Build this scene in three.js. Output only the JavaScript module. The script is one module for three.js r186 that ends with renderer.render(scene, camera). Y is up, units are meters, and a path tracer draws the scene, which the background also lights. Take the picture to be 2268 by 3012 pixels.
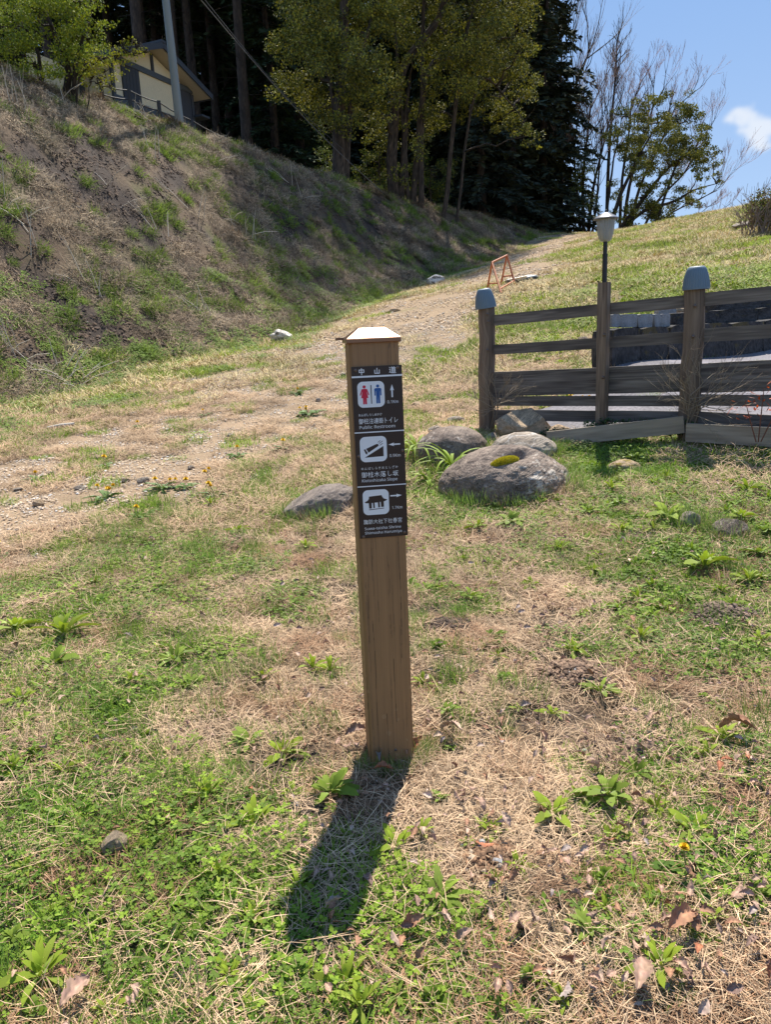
import * as THREE from 'three';
import { mergeGeometries } from 'three/addons/utils/BufferGeometryUtils.js';

// ---------- camera, sky, sun, exposure ----------
const scene = new THREE.Scene();
const EYE = new THREE.Vector3(0, 1.25, 0), PITCH = -13.6 * Math.PI / 180, ROLL = -2.5 * Math.PI / 180, FOCAL = 2180, PW = 2268, PH = 3012;
const camera = new THREE.PerspectiveCamera(2 * Math.atan(PH / 2 / FOCAL) * 180 / Math.PI, PW / PH, 0.05, 1200);
camera.position.copy(EYE);
camera.rotation.order = 'YXZ';
camera.rotation.set(PITCH, 0, ROLL);
camera.updateMatrixWorld(true);
const renderer = new THREE.WebGLRenderer({ antialias: true });
renderer.toneMapping = THREE.LinearToneMapping;
renderer.toneMappingExposure = 1.8;
renderer.shadowMap.enabled = true;

const sunDir = new THREE.Vector3(0.17, 1.25, -0.66).normalize();
const sun = new THREE.DirectionalLight(new THREE.Color(1, 0.94, 0.84), 5);
sun.name = 'sun';
sun.position.copy(sunDir).multiplyScalar(80).add(new THREE.Vector3(0, 0, -15));
sun.target.position.set(0, 0, -15);
sun.castShadow = true;
Object.assign(sun.shadow.camera, { left: -40, right: 40, top: 40, bottom: -40, near: 1, far: 200 });
sun.shadow.mapSize.set(4096, 4096);
scene.add(sun, sun.target);

// ---------- random numbers and noise ----------
function rng(seed) { let a = seed >>> 0; return () => { a = (a + 0x6d2b79f5) | 0; let t = Math.imul(a ^ (a >>> 15), 1 | a); t = (t + Math.imul(t ^ (t >>> 7), 61 | t)) ^ t; return ((t ^ (t >>> 14)) >>> 0) / 4294967296; }; }
const R0 = rng(7);
const rr = (R, a, b) => a + (b - a) * R();
const clamp = (x, a = 0, b = 1) => Math.min(b, Math.max(a, x));
const smooth = (a, b, x) => { const t = clamp((x - a) / (b - a)); return t * t * (3 - 2 * t); };
const lerp = (a, b, t) => a + (b - a) * t;
function hash3(x, y, z) { let h = Math.imul(x, 374761393) ^ Math.imul(y, 668265263) ^ Math.imul(z, 2147483647 - 7); h = Math.imul(h ^ (h >>> 13), 1274126177); h = Math.imul(h ^ (h >>> 16), 2246822519); return ((h ^ (h >>> 15)) >>> 0) / 4294967296; }
function noise3(x, y, z) {
  const ix = Math.floor(x), iy = Math.floor(y), iz = Math.floor(z), fx = x - ix, fy = y - iy, fz = z - iz;
  const u = fx * fx * (3 - 2 * fx), v = fy * fy * (3 - 2 * fy), w = fz * fz * (3 - 2 * fz), h = (a, b, c) => hash3(ix + a, iy + b, iz + c);
  return lerp(lerp(lerp(h(0, 0, 0), h(1, 0, 0), u), lerp(h(0, 1, 0), h(1, 1, 0), u), v), lerp(lerp(h(0, 0, 1), h(1, 0, 1), u), lerp(h(0, 1, 1), h(1, 1, 1), u), v), w) * 2 - 1;
}
function noise2(x, y) {
  const ix = Math.floor(x), iy = Math.floor(y), fx = x - ix, fy = y - iy, u = fx * fx * (3 - 2 * fx), v = fy * fy * (3 - 2 * fy), h = (a, b) => hash3(ix + a, iy + b, 11);
  return lerp(lerp(h(0, 0), h(1, 0), u), lerp(h(0, 1), h(1, 1), u), v) * 2 - 1;
}
const fbm2 = (x, y, n = 4) => { let s = 0, a = 0.5; for (let i = 0; i < n; i++, a *= 0.5, x = x * 2.03 + 17.1, y = y * 2.03 - 9.7) s += a * noise2(x, y); return s; };
const fbm3 = (x, y, z, n = 4) => { let s = 0, a = 0.5; for (let i = 0; i < n; i++, a *= 0.5, x = x * 2.03 + 7.1, y = y * 2.03 - 3.7, z = z * 2.03 + 1.3) s += a * noise3(x, y, z); return s; };

// a point of the place from where the photograph shows it and its distance ahead of the camera
const V3 = (x, y, z) => new THREE.Vector3(x, y, z);
const rayOf = (u, v) => V3((u - PW / 2) / FOCAL, -(v - PH / 2) / FOCAL, -1).applyQuaternion(camera.quaternion);
const at = (u, v, Z) => { const r = rayOf(u, v); return r.multiplyScalar(Z / -r.z).add(EYE); };
const hitPlane = (u, v, A, n) => { const r = rayOf(u, v); return r.multiplyScalar(A.clone().sub(EYE).dot(n) / r.dot(n)).add(EYE); };

// the sky: clear spring blue, paler near the horizon, with a few torn white clouds all round
{
  const W = 2048, H = 1024, d = new Float32Array(W * H * 4), q = rayOf(2262, 372).normalize(), qa = Math.atan2(q.z, q.x), qe = Math.asin(q.y);
  for (let j = 0; j < H; j++) {
    const el = ((j + 0.5) / H - 0.5) * Math.PI;
    for (let i = 0; i < W; i++) {
      const az = ((i + 0.5) / W - 0.5) * 2 * Math.PI, x = Math.cos(az) * Math.cos(el), y = Math.sin(el), z = Math.sin(az) * Math.cos(el);
      const t = Math.pow(1 - clamp(y), 3.2), c = [lerp(0.10, 0.335, t), lerp(0.21, 0.445, t), lerp(0.44, 0.59, t)];
      const s = Math.pow(clamp(x * sunDir.x + y * sunDir.y + z * sunDir.z), 8) * 0.08;
      let da = az - qa; da -= Math.round(da / (2 * Math.PI)) * 2 * Math.PI;
      const e2 = el - qe;
      let cl = 0;
      if (y > 0.02) {
        const n = fbm3(x * 9, y * 16, z * 9, 5) * 0.5 + fbm3(x * 3, y * 5, z * 3, 3);
        cl = smooth(0.30, 0.62, n) * 0.85;
        const body = 1 - Math.hypot(da / 0.04, (e2 + 0.004) / 0.026);
        cl = Math.max(cl * smooth(0.1, 0.3, Math.hypot(da, e2 * 1.3)) * (1 - smooth(0.9, 0.3, Math.abs(az + Math.PI / 2) ) * 0.85), smooth(0.15, 0.8, body + fbm3(x * 46, y * 60, z * 46, 5) * 1.7) * 0.68);
      }
      const o = (j * W + i) * 4;
      for (let k = 0; k < 3; k++) d[o + k] = lerp(c[k] + s, [0.54, 0.55, 0.56][k], cl);
      d[o + 3] = 1;
    }
  }
  const t = new THREE.DataTexture(d, W, H, THREE.RGBAFormat, THREE.FloatType);
  t.mapping = THREE.EquirectangularReflectionMapping; t.magFilter = THREE.LinearFilter; t.minFilter = THREE.LinearFilter; t.needsUpdate = true;
  scene.background = t; scene.environment = t;
}

// ---------- building helpers ----------
const taken = {};
function numbered(name) { const n = taken[name] = (taken[name] ?? -1) + 1; return n ? name + '_' + String(n).padStart(3, '0') : name; }
function tag(o, label, category, group) { o.userData.label = label; o.userData.category = category; if (group) o.userData.group = group; return o; }
function top(o, name, label, category, group) { o.name = numbered(name); scene.add(o); o.castShadow = o.receiveShadow = true; return tag(o, label, category, group); }
function thing(name, label, category, pos, group) { const g = new THREE.Group(); if (pos) g.position.copy(pos); return top(g, name, label, category, group); }
function part(name, geo, mat, parent, label) { const m = new THREE.Mesh(geo, mat); m.name = name; m.castShadow = m.receiveShadow = true; if (label) m.userData.label = label; parent.add(m); return m; }
function struct(name, geo, mat) { const m = new THREE.Mesh(geo, mat); m.name = name; m.userData.kind = 'structure'; m.castShadow = m.receiveShadow = true; scene.add(m); return m; }
function stuff(o, name, label, category) { o.name = name; o.userData.kind = 'stuff'; tag(o, label, category); o.castShadow = o.receiveShadow = true; scene.add(o); return o; }

// collects triangles, with normals, uv in metres and linear vertex colours
class GB {
  constructor() { this.p = []; this.n = []; this.t = []; this.c = []; this.i = []; }
  v(x, y, z, nx, ny, nz, u, w, c) { this.p.push(x, y, z); this.n.push(nx, ny, nz); this.t.push(u, w); this.c.push(c[0], c[1], c[2]); return this.p.length / 3 - 1; }
  tube(pts, rads, sides, c, c2 = c) {
    let up = V3(0.13, 0.2, 0.97), len = 0, base = this.p.length / 3; const T = V3(), A = V3(), B = V3();
    for (let k = 0; k < pts.length; k++) {
      T.copy(pts[Math.min(k + 1, pts.length - 1)]).sub(pts[Math.max(k - 1, 0)]).normalize();
      A.copy(up).addScaledVector(T, -up.dot(T)); if (A.lengthSq() < 1e-4) A.set(1, 0, 0).addScaledVector(T, -T.x); A.normalize(); up = A.clone(); B.crossVectors(T, A);
      if (k) len += pts[k].distanceTo(pts[k - 1]);
      const f = k / (pts.length - 1), cc = [lerp(c[0], c2[0], f), lerp(c[1], c2[1], f), lerp(c[2], c2[2], f)];
      for (let s = 0; s <= sides; s++) {
        const a = s / sides * Math.PI * 2, nx = A.x * Math.cos(a) + B.x * Math.sin(a), ny = A.y * Math.cos(a) + B.y * Math.sin(a), nz = A.z * Math.cos(a) + B.z * Math.sin(a), r = rads[k];
        this.v(pts[k].x + nx * r, pts[k].y + ny * r, pts[k].z + nz * r, nx, ny, nz, s / sides * r * 6.28, len, cc);
      }
    }
    for (let k = 0; k < pts.length - 1; k++) for (let s = 0; s < sides; s++) { const a = base + k * (sides + 1) + s, b = a + sides + 1; this.i.push(a, a + 1, b, a + 1, b + 1, b); }
    return this;
  }
  // a leaf of two faces: foot P, direction D (length), side S (half width), lifted middle
  leaf(P, D, S, c, fold = 0.15) {
    const nx = D.y * S.z - D.z * S.y, ny = D.z * S.x - D.x * S.z, nz = D.x * S.y - D.y * S.x, l = Math.hypot(nx, ny, nz) || 1, a = nx / l, b = ny / l, d = nz / l, L = Math.hypot(S.x, S.y, S.z) * fold;
    const i0 = this.v(P.x, P.y, P.z, a, b, d, 0.5, 0, c);
    this.v(P.x + D.x * 0.5 + S.x + a * L, P.y + D.y * 0.5 + S.y + b * L, P.z + D.z * 0.5 + S.z + d * L, a, b, d, 1, 0.5, c);
    this.v(P.x + D.x, P.y + D.y, P.z + D.z, a, b, d, 0.5, 1, c);
    this.v(P.x + D.x * 0.5 - S.x + a * L, P.y + D.y * 0.5 - S.y + b * L, P.z + D.z * 0.5 - S.z + d * L, a, b, d, 0, 0.5, c);
    this.i.push(i0, i0 + 1, i0 + 2, i0, i0 + 2, i0 + 3);
  }
  // a ribbon along pts with half widths w, flat side towards N
  blade(pts, w, side, c, c2 = c, cup = 0) {
    const base = this.p.length / 3, n = pts.length, T = V3(), N = V3();
    for (let k = 0; k < n; k++) {
      T.copy(pts[Math.min(k + 1, n - 1)]).sub(pts[Math.max(k - 1, 0)]); N.crossVectors(T, side).normalize(); if (N.y < 0) N.negate();
      const f = k / (n - 1), cc = [lerp(c[0], c2[0], f), lerp(c[1], c2[1], f), lerp(c[2], c2[2], f)], ww = w[k], h = cup * ww;
      this.v(pts[k].x - side.x * ww + N.x * h, pts[k].y - side.y * ww + N.y * h, pts[k].z - side.z * ww + N.z * h, N.x, N.y, N.z, 0, f, cc);
      if (cup) this.v(pts[k].x, pts[k].y, pts[k].z, N.x, N.y, N.z, 0.5, f, cc);
      this.v(pts[k].x + side.x * ww + N.x * h, pts[k].y + side.y * ww + N.y * h, pts[k].z + side.z * ww + N.z * h, N.x, N.y, N.z, 1, f, cc);
    }
    const m = cup ? 3 : 2;
    for (let k = 0; k < n - 1; k++) for (let s = 0; s < m - 1; s++) { const a = base + k * m + s, b = a + m; this.i.push(a, a + 1, b, a + 1, b + 1, b); }
  }
  build() {
    const g = new THREE.BufferGeometry(), { p, n, i } = this;
    for (let t = 0; t < i.length; t += 3) {   // faces wound the way their normals point
      const a = i[t] * 3, b = i[t + 1] * 3, c = i[t + 2] * 3, ux = p[b] - p[a], uy = p[b + 1] - p[a + 1], uz = p[b + 2] - p[a + 2], vx = p[c] - p[a], vy = p[c + 1] - p[a + 1], vz = p[c + 2] - p[a + 2];
      if ((uy * vz - uz * vy) * (n[a] + n[b] + n[c]) + (uz * vx - ux * vz) * (n[a + 1] + n[b + 1] + n[c + 1]) + (ux * vy - uy * vx) * (n[a + 2] + n[b + 2] + n[c + 2]) < 0) { const q = i[t + 1]; i[t + 1] = i[t + 2]; i[t + 2] = q; }
    }
    g.setAttribute('position', new THREE.Float32BufferAttribute(this.p, 3)); g.setAttribute('normal', new THREE.Float32BufferAttribute(this.n, 3));
    g.setAttribute('uv', new THREE.Float32BufferAttribute(this.t, 2)); g.setAttribute('color', new THREE.Float32BufferAttribute(this.c, 3));
    g.setIndex(this.i); return g;
  }
}
// a box with uv in metres, grain along its length (x), and edges a little uneven
function plank(L, h, t, seed = 1, nseg = 6, wear = 0.003) {
  const g = new THREE.BoxGeometry(L, h, t, nseg, 1, 1), p = g.attributes.position, n = g.attributes.normal, uv = g.attributes.uv;
  for (let i = 0; i < p.count; i++) {
    const x = p.getX(i), y = p.getY(i), z = p.getZ(i);
    uv.setXY(i, x + seed * 0.37, (Math.abs(n.getY(i)) > 0.5 ? z : Math.abs(n.getX(i)) > 0.5 ? z * 3 : y) + seed * 0.173);
    p.setXYZ(i, x, y + wear * noise3(x * 3 + seed, y * 9, seed), z + wear * noise3(x * 2.3, y * 9, seed + 5));
  }
  g.computeVertexNormals(); return g;
}
// places a mesh so that its x axis runs from a to b and its z axis faces along f
function between(o, a, b, f = V3(0, 0, 1)) {
  const x = b.clone().sub(a).normalize(), z = f.clone().addScaledVector(x, -f.dot(x)).normalize(), y = z.clone().cross(x);
  o.position.copy(a).add(b).multiplyScalar(0.5); o.quaternion.setFromRotationMatrix(new THREE.Matrix4().makeBasis(x, y, z)); return o;
}
function canvasTex(w, h, draw, srgb = true, rx = 1, ry = 1) {
  const c = document.createElement('canvas'); c.width = w; c.height = h; draw(c.getContext('2d'), w, h);
  const t = new THREE.CanvasTexture(c); if (srgb) t.colorSpace = THREE.SRGBColorSpace; t.wrapS = t.wrapT = THREE.RepeatWrapping; t.repeat.set(rx, ry); t.anisotropy = 8; return t;
}
function noiseTex(w, h, f, srgb = true, rx = 1, ry = 1) {   // f(u, v) in 0..1 gives [r, g, b] in 0..1
  const d = new Uint8Array(w * h * 4);
  for (let j = 0; j < h; j++) for (let i = 0; i < w; i++) { const c = f(i / w, j / h), o = (j * w + i) * 4; for (let k = 0; k < 3; k++) d[o + k] = clamp(c[k] ?? c[0]) * 255; d[o + 3] = 255; }
  const t = new THREE.DataTexture(d, w, h); t.magFilter = THREE.LinearFilter; t.minFilter = THREE.LinearMipmapLinearFilter; t.generateMipmaps = true; if (srgb) t.colorSpace = THREE.SRGBColorSpace;
  t.wrapS = t.wrapT = THREE.RepeatWrapping; t.repeat.set(rx, ry); t.needsUpdate = true; return t;
}
// noise that repeats at 1
const tile = (u, v, n, f = noise2) => { const a = f(u * n, v * n), b = f(u * n - n, v * n), c = f(u * n, v * n - n), d = f(u * n - n, v * n - n); return lerp(lerp(a, b, u), lerp(c, d, u), v); };
const std = (o) => new THREE.MeshStandardMaterial(o), phys = (o) => new THREE.MeshPhysicalMaterial(o);
const lin = (r, g, b) => new THREE.Color().setRGB(r, g, b);

// ---------- the ground ----------
// lower ground: a smooth sheet through heights read along the lawn, the path and the hill
const lowPts = [[0, 0, 0], [-1.5, -0.8, 0], [1.5, -0.8, 0.02], [0, -1.98, 0], [-3, 0, -0.05], [3, 0, 0.08], [0, 5, -0.3], [-6, 5, -0.3], [6, 5, 0], [-5, -2.5, 0.05], [2.2, -2.3, 0.07], [5, -3, 0.3], [-1.2, -3.2, 0.04], [0.7, -4.3, 0.21], [-0.6, -4.2, 0.13], [2.6, -4.9, 0.41], [0.87, -6.2, 0.405], [2.15, -5.2, 0.40], [1.7, -5.56, 0.40],
  [1.4, -6.6, 0.40], ...[[1830, 1074, 7.45], [2010, 1055, 7.95], [2268, 1031, 8.5]].map((a) => at(...a)).map((p) => [p.x, p.z, p.y - 0.035]), [4.0, -6.4, 0.62], [6.5, -8.4, 1.05], [6.5, -6, 0.8], [1.7, -8.0, 0.60], [2.31, -14, 1.86], [3.48, -16, 2.33], [5.1, -13, 2.05], [5.4, -11, 1.72], [8, -12, 2.2], [9, -17, 3.2], [13.1, -26, 4.83], [16, -25, 5.0], [8.45, -36, 5.28], [6, -24, 3.6], [9, -30, 4.6], [11, -40, 5.0], [13, -35, 4.7], [20, -34, 4.6], [14, -48, 3.6], [25, -48, 3.2], [22, -20, 5.3], [12, -8, 2.2], [30, 0, 3.2], [60, -60, 1.5], [10, -90, 0.5],
  [-0.2, -10, 0.78], [0.6, -14, 1.5], [-40, 10, -1], [0, 40, -2], [40, 30, 1]];
const basePx = [[0, 1200, 9.5], [400, 1090, 11.5], [825, 1000, 14.2], [1000, 930, 17], [1200, 850, 21], [1480, 760, 28]];
const crestPx = [[0, 200, 17.25], [340, 317, 19.5], [540, 378, 21.3], [800, 466, 24], [1000, 532, 27], [1230, 597, 31], [1480, 657, 35.5]];
const basePl = basePx.map((a) => at(...a)), crestPl = crestPx.map((a) => at(...a));
for (const b of basePl) lowPts.push([b.x, b.z, b.y]);
basePl.unshift(V3(-13, 0.2, 6), V3(-7.3, 0.35, -4.5)); lowPts.push([-7.3, -4.5, 0.3], [-13, 6, 0]);
basePl.push(V3(8.3, 5.2, -37), V3(20, 3, -62));
crestPl.unshift(V3(-17, 6.6, 3), V3(-11.1, 6.8, -10.2));
crestPl.push(V3(8.6, 5.4, -39.5), V3(18.6, 3, -63));
function tps(points) {
  const n = points.length, N = n + 3, A = [], phi = (r2) => (r2 > 1e-9 ? r2 * Math.log(r2) * 0.5 : 0);
  for (let i = 0; i < N; i++) { A.push(new Float64Array(N + 1)); }
  points.forEach(([x, z, h], i) => { points.forEach(([a, b], j) => { A[i][j] = phi((x - a) ** 2 + (z - b) ** 2) + (i === j ? 0.02 : 0); }); A[i][n] = A[n][i] = 1; A[i][n + 1] = A[n + 1][i] = x; A[i][n + 2] = A[n + 2][i] = z; A[i][N] = h; });
  for (let c = 0; c < N; c++) {
    let b = c; for (let r = c + 1; r < N; r++) if (Math.abs(A[r][c]) > Math.abs(A[b][c])) b = r;
    [A[c], A[b]] = [A[b], A[c]];
    for (let r = 0; r < N; r++) if (r !== c && A[r][c]) { const k = A[r][c] / A[c][c]; for (let j = c; j <= N; j++) A[r][j] -= k * A[c][j]; }
  }
  const w = A.map((r, i) => r[N] / r[i]);
  return (x, z) => { let s = w[n] + w[n + 1] * x + w[n + 2] * z; for (let i = 0; i < n; i++) { const r2 = (x - points[i][0]) ** 2 + (z - points[i][1]) ** 2; if (r2 > 1e-9) s += w[i] * r2 * Math.log(r2) * 0.5; } return s; };
}
const lower = tps(lowPts);
function signed(pl, x, z) {   // distance to a line over the ground, positive on its left, and the height of the line there
  let best = 1e9, sgn = 1, h = 0;
  for (let i = 0; i < pl.length - 1; i++) {
    const a = pl[i], b = pl[i + 1], dx = b.x - a.x, dz = b.z - a.z, k = clamp(((x - a.x) * dx + (z - a.z) * dz) / (dx * dx + dz * dz)), ex = x - a.x - k * dx, ez = z - a.z - k * dz, d = ex * ex + ez * ez;
    if (d < best) { best = d; sgn = dx * ez - dz * ex < 0 ? 1 : -1; h = lerp(a.y, b.y, k); }
  }
  return [Math.sqrt(best) * sgn, h];
}
function bankOf(x, z) {   // 0 at the foot of the bank, 1 at its crest, and how far beyond the crest
  const [db] = signed(basePl, x, z); if (db < -3) return [db, 0, 0];
  const [dc, h] = signed(crestPl, x, z);
  return [dc >= 0 ? 1 + dc : db <= 0 ? db * 0.2 : db / (db - dc), h, Math.max(0, dc)];
}
function baseHeight(x, z) {
  const far = smooth(60, 160, Math.hypot(x, z)), lo = lower(clamp(x, -60, 60), clamp(z, -95, 60)), [t, hc, over] = bankOf(x, z);
  const p = clamp(t), f = t <= 0 ? 0 : p * 0.62 + 0.38 * p * p * (3 - 2 * p);
  const h = lerp(lo, hc + 0.42 * (1 - Math.exp(-over / 3)) + over * 0.012, f);
  return lerp(h, 0, far);
}
const relief = (x, z, t) => {
  const d = Math.hypot(x, z), b = smooth(0.02, 0.2, t) * (1 - smooth(1.0, 1.3, t)), near = 1 - smooth(8, 20, d);
  return near * (0.012 * fbm2(x * 9, z * 9, 3) + 0.035 * fbm2(x * 1.7, z * 1.7, 2)) + b * (0.22 * fbm2(x * 1.1 + z * 0.6, z * 1.3, 4) + 0.07 * fbm2(x * 5, z * 5, 2)) + (1 - near) * 0.07 * fbm2(x * 0.9, z * 0.9, 3);
};
const H = (x, z) => baseHeight(x, z) + relief(x, z, bankOf(x, z)[0]);
const onGround = (u, v, Zfrom = 1.2, Zto = 60) => {   // where the line of sight meets the ground
  const r = rayOf(u, v); r.multiplyScalar(1 / -r.z); let z = Zfrom, step = 0.06;
  const over = (q) => EYE.y + r.y * q - H(r.x * q, -q);
  while (z < Zto && over(z) > 0) { z += step; step *= 1.015; }
  let a = z - step, b = z; for (let i = 0; i < 20; i++) { const m = (a + b) / 2; if (over(m) > 0) a = m; else b = m; }
  return V3(r.x * b, H(r.x * b, -b), -b);
};
// the gravel path, the asphalt drive and where the lawn is green
const pathPl = [[-420, 1560], [200, 1410], [600, 1275], [960, 1090], [1170, 940], [1400, 830], [1560, 745], [1690, 690]].map(([u, v]) => onGround(u, v));
const pathW = (z) => lerp(1.6, 2.5, smooth(5, 16, -z));
const pathAt = (x, z) => { const d = Math.abs(signed(pathPl, x, z)[0]) + 0.5 * fbm2(x * 0.8, z * 0.8, 3); return (1 - smooth(pathW(z) * 0.35, pathW(z) * 1.25, d)) * (1 - 0.55 * smooth(0.1, 0.38, fbm2(x * 1.7 + 20, z * 1.7, 4))); };
const greens = [[2120, 1420, 1.3, 1.5], [1900, 1480, 0.9, 1.3], [2200, 1640, 0.9, 1.3], [1750, 1360, 0.5, 1.0], [330, 2560, 0.55, 1], [80, 2760, 0.5, 0.9], [600, 2820, 0.45, 0.95], [160, 2350, 0.5, 0.8], [150, 1850, 0.7, 0.8], [420, 1660, 0.9, 0.7], [950, 2750, 0.25, 0.5], [1250, 1450, 0.5, 0.6], [1720, 2720, 0.3, 0.55], [1950, 2550, 0.3, 0.6], [2150, 2480, 0.35, 0.5], [2060, 1890, 0.4, 0.6], [640, 1780, 0.5, 0.5], [300, 2120, 0.5, 0.55], [2230, 2000, 0.35, 0.6], [1180, 2950, 0.3, 0.5]].map(([u, v, r, a]) => { const p = onGround(u, v); return [p.x, p.z, r, a]; });
const dries = [[800, 2020, 0.5], [1250, 1800, 0.9], [1500, 1650, 0.8], [700, 2150, 0.5], [1450, 2250, 0.6], [1300, 2500, 0.35], [1800, 2900, 0.4]].map(([u, v, r]) => { const p = onGround(u, v); return [p.x, p.z, r]; });
function greenAt(x, z) {
  let g = 0.26; for (const [a, b, r, k] of greens) g += 0.72 * k * Math.exp(-((x - a) ** 2 + (z - b) ** 2) / (r * r)); for (const [a, b, r] of dries) g -= 0.3 * Math.exp(-((x - a) ** 2 + (z - b) ** 2) / (r * r));
  return clamp(g + 1.0 * fbm2(x * 2.6 + 3, z * 2.6, 4));
}
const asphaltPoly = [[0.95, -6.75], [1.0, -6.3], [2.1, -5.38], [4.4, -3.6], [9, -3.4], [9, -8.2], [6.6, -8.95], [4.5, -8.75], [3.6, -8.25], [2.45, -7.65], [2.1, -7.1]];
const inPoly = (P, x, z) => { let c = false; for (let i = 0, j = P.length - 1; i < P.length; j = i++) if ((P[i][1] > z) !== (P[j][1] > z) && x < (P[j][0] - P[i][0]) * (z - P[i][1]) / (P[j][1] - P[i][1]) + P[i][0]) c = !c; return c; };
const onAsphalt = (x, z) => inPoly(asphaltPoly, x, z);

const litterTex = canvasTex(1024, 1024, (g, w) => {   // crumbs of soil and chopped straw, about a metre across
  const R = rng(3); g.fillStyle = '#a89f94'; g.fillRect(0, 0, w, w);
  for (let i = 0; i < 26000; i++) {
    const x = R() * w, y = R() * w, k = R(), s = 100 + R() * 150, l = 4 + R() * 16, a = R() * 6.28;
    g.strokeStyle = g.fillStyle = k < 0.55 ? `rgba(${s},${s * 0.94},${s * 0.86},0.5)` : `rgba(${60 + R() * 70},${55 + R() * 60},${48 + R() * 55},0.45)`;
    if (k < 0.6) { g.lineWidth = 1 + R() * 1.6; for (const ox of [0, -w, w]) for (const oy of [0]) { g.beginPath(); g.moveTo(x + ox, y + oy); g.lineTo(x + ox + Math.cos(a) * l, y + oy + Math.sin(a) * l); g.stroke(); } }
    else { g.beginPath(); g.arc(x, y, 1 + R() * 3.4, 0, 6.3); g.fill(); }
  }
});
const litterBump = noiseTex(512, 512, (u, v) => [0.5 + 0.35 * tile(u, v, 24) + 0.3 * tile(u, v, 70)], false);
function groundColour(x, z, t) {
  const p = clamp(pathAt(x, z) * 1.15), g = greenAt(x, z), n = fbm2(x * 3.1, z * 3.1, 4), n2 = fbm2(x * 0.8 + 40, z * 0.8, 3), c = [0, 0, 0];
  const soil = [0.085, 0.06, 0.042], straw = [0.17, 0.125, 0.078], moss = [0.065, 0.08, 0.022], grit = [0.40, 0.315, 0.225], humus = [0.05, 0.035, 0.028], thatch = [0.15, 0.11, 0.07];
  for (let k = 0; k < 3; k++) {
    let lawn = lerp(straw[k], soil[k], smooth(-0.1, 0.45, n)); lawn = lerp(lawn, moss[k], clamp(g * 0.75));
    let far = lerp(lerp(0.36, 0.27, k / 2) * [0.95, 0.86, 0.5][k], [0.17, 0.19, 0.06][k], smooth(-0.25, 0.35, n2 + n * 0.6));
    let a = lerp(lawn, far, smooth(7, 13, Math.hypot(x, z)));
    a = lerp(a, grit[k] * (1 + 0.25 * n), p * 0.9);
    let b = lerp(thatch[k], [0.12, 0.135, 0.045][k], smooth(0.0, 0.4, fbm2(x * 1.3 + 9, z * 1.3, 4))); b = lerp(b, humus[k], smooth(0.06, 0.3, fbm2(x * 0.9 - 4, z * 0.9 + x * 0.3, 4) - 0.25 * smooth(0.5, 1, t) - 0.06));
    c[k] = lerp(a, b, smooth(0.0, 0.12, t));
    if (t > 1.02) c[k] = lerp(c[k], [0.085, 0.075, 0.04][k], smooth(1.05, 2.2, t));
  }
  return c;
}
{
  const NX = 460, NZ = 560, warp = (s, near, k, far) => Math.sign(s) * (near * Math.abs(s) + (far - near) * Math.pow(Math.abs(s), k));
  const p = [], c = [], uv = [], idx = [];
  for (let j = 0; j <= NZ; j++) for (let i = 0; i <= NX; i++) {
    const s = i / NX * 2 - 1, q = j / NZ, z = q < 0.08 ? lerp(300, 1, Math.pow(q / 0.08, 0.3)) : 1 - warp((q - 0.08) / 0.92, 14, 5.5, 420), spread = 6 + 0.42 * Math.abs(Math.min(0, z));
    const x = warp(s, spread, 7, 420), t = bankOf(x, z)[0];
    p.push(x, H(x, z), z); c.push(...groundColour(x, z, t)); uv.push(x, z);
    if (i < NX && j < NZ) { const a = j * (NX + 1) + i; idx.push(a, a + NX + 1, a + 1, a + 1, a + NX + 1, a + NX + 2); }
  }
  const g = new THREE.BufferGeometry(); g.setAttribute('position', new THREE.Float32BufferAttribute(p, 3)); g.setAttribute('color', new THREE.Float32BufferAttribute(c, 3)); g.setAttribute('uv', new THREE.Float32BufferAttribute(uv, 2)); g.setIndex(idx); g.computeVertexNormals();
  if (g.attributes.normal.getY(1000) < 0) { for (let i = 0; i < idx.length; i += 3) { const k = idx[i + 1]; idx[i + 1] = idx[i + 2]; idx[i + 2] = k; } g.setIndex(idx); g.computeVertexNormals(); }
  struct('ground', g, std({ vertexColors: true, map: litterTex, roughness: 0.97, bumpMap: litterBump, bumpScale: 0.012, color: lin(1.9, 1.9, 1.9) }));
}
{ // asphalt drive behind the fence
  const p = [], uv = [], idx = [], n = 70, m = 46, x0 = 0.9, x1 = 9, z0 = -9, z1 = -3.4, id = new Map();
  for (let j = 0; j <= m; j++) for (let i = 0; i <= n; i++) { const x = lerp(x0, x1, i / n), z = lerp(z0, z1, j / m); p.push(x, baseHeight(x, z) + 0.035, z); uv.push(x * 0.8, z * 0.8); }
  for (let j = 0; j < m; j++) for (let i = 0; i < n; i++) { const x = lerp(x0, x1, (i + 0.5) / n), z = lerp(z0, z1, (j + 0.5) / m); if (onAsphalt(x, z)) { const a = j * (n + 1) + i; idx.push(a, a + n + 1, a + 1, a + 1, a + n + 1, a + n + 2); } }
  const g = new THREE.BufferGeometry(); g.setAttribute('position', new THREE.Float32BufferAttribute(p, 3)); g.setAttribute('uv', new THREE.Float32BufferAttribute(uv, 2)); g.setIndex(idx); g.computeVertexNormals();
  const tex = noiseTex(512, 512, (u, v) => { const k = 0.43 + 0.08 * tile(u, v, 5) + 0.1 * tile(u, v, 90) + 0.05 * tile(u, v, 200); return [k * 1.0, k * 0.96, k * 0.99]; });
  struct('asphalt_drive', g, std({ map: tex, bumpMap: litterBump, bumpScale: 0.006, roughness: 0.9 }));
}

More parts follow.
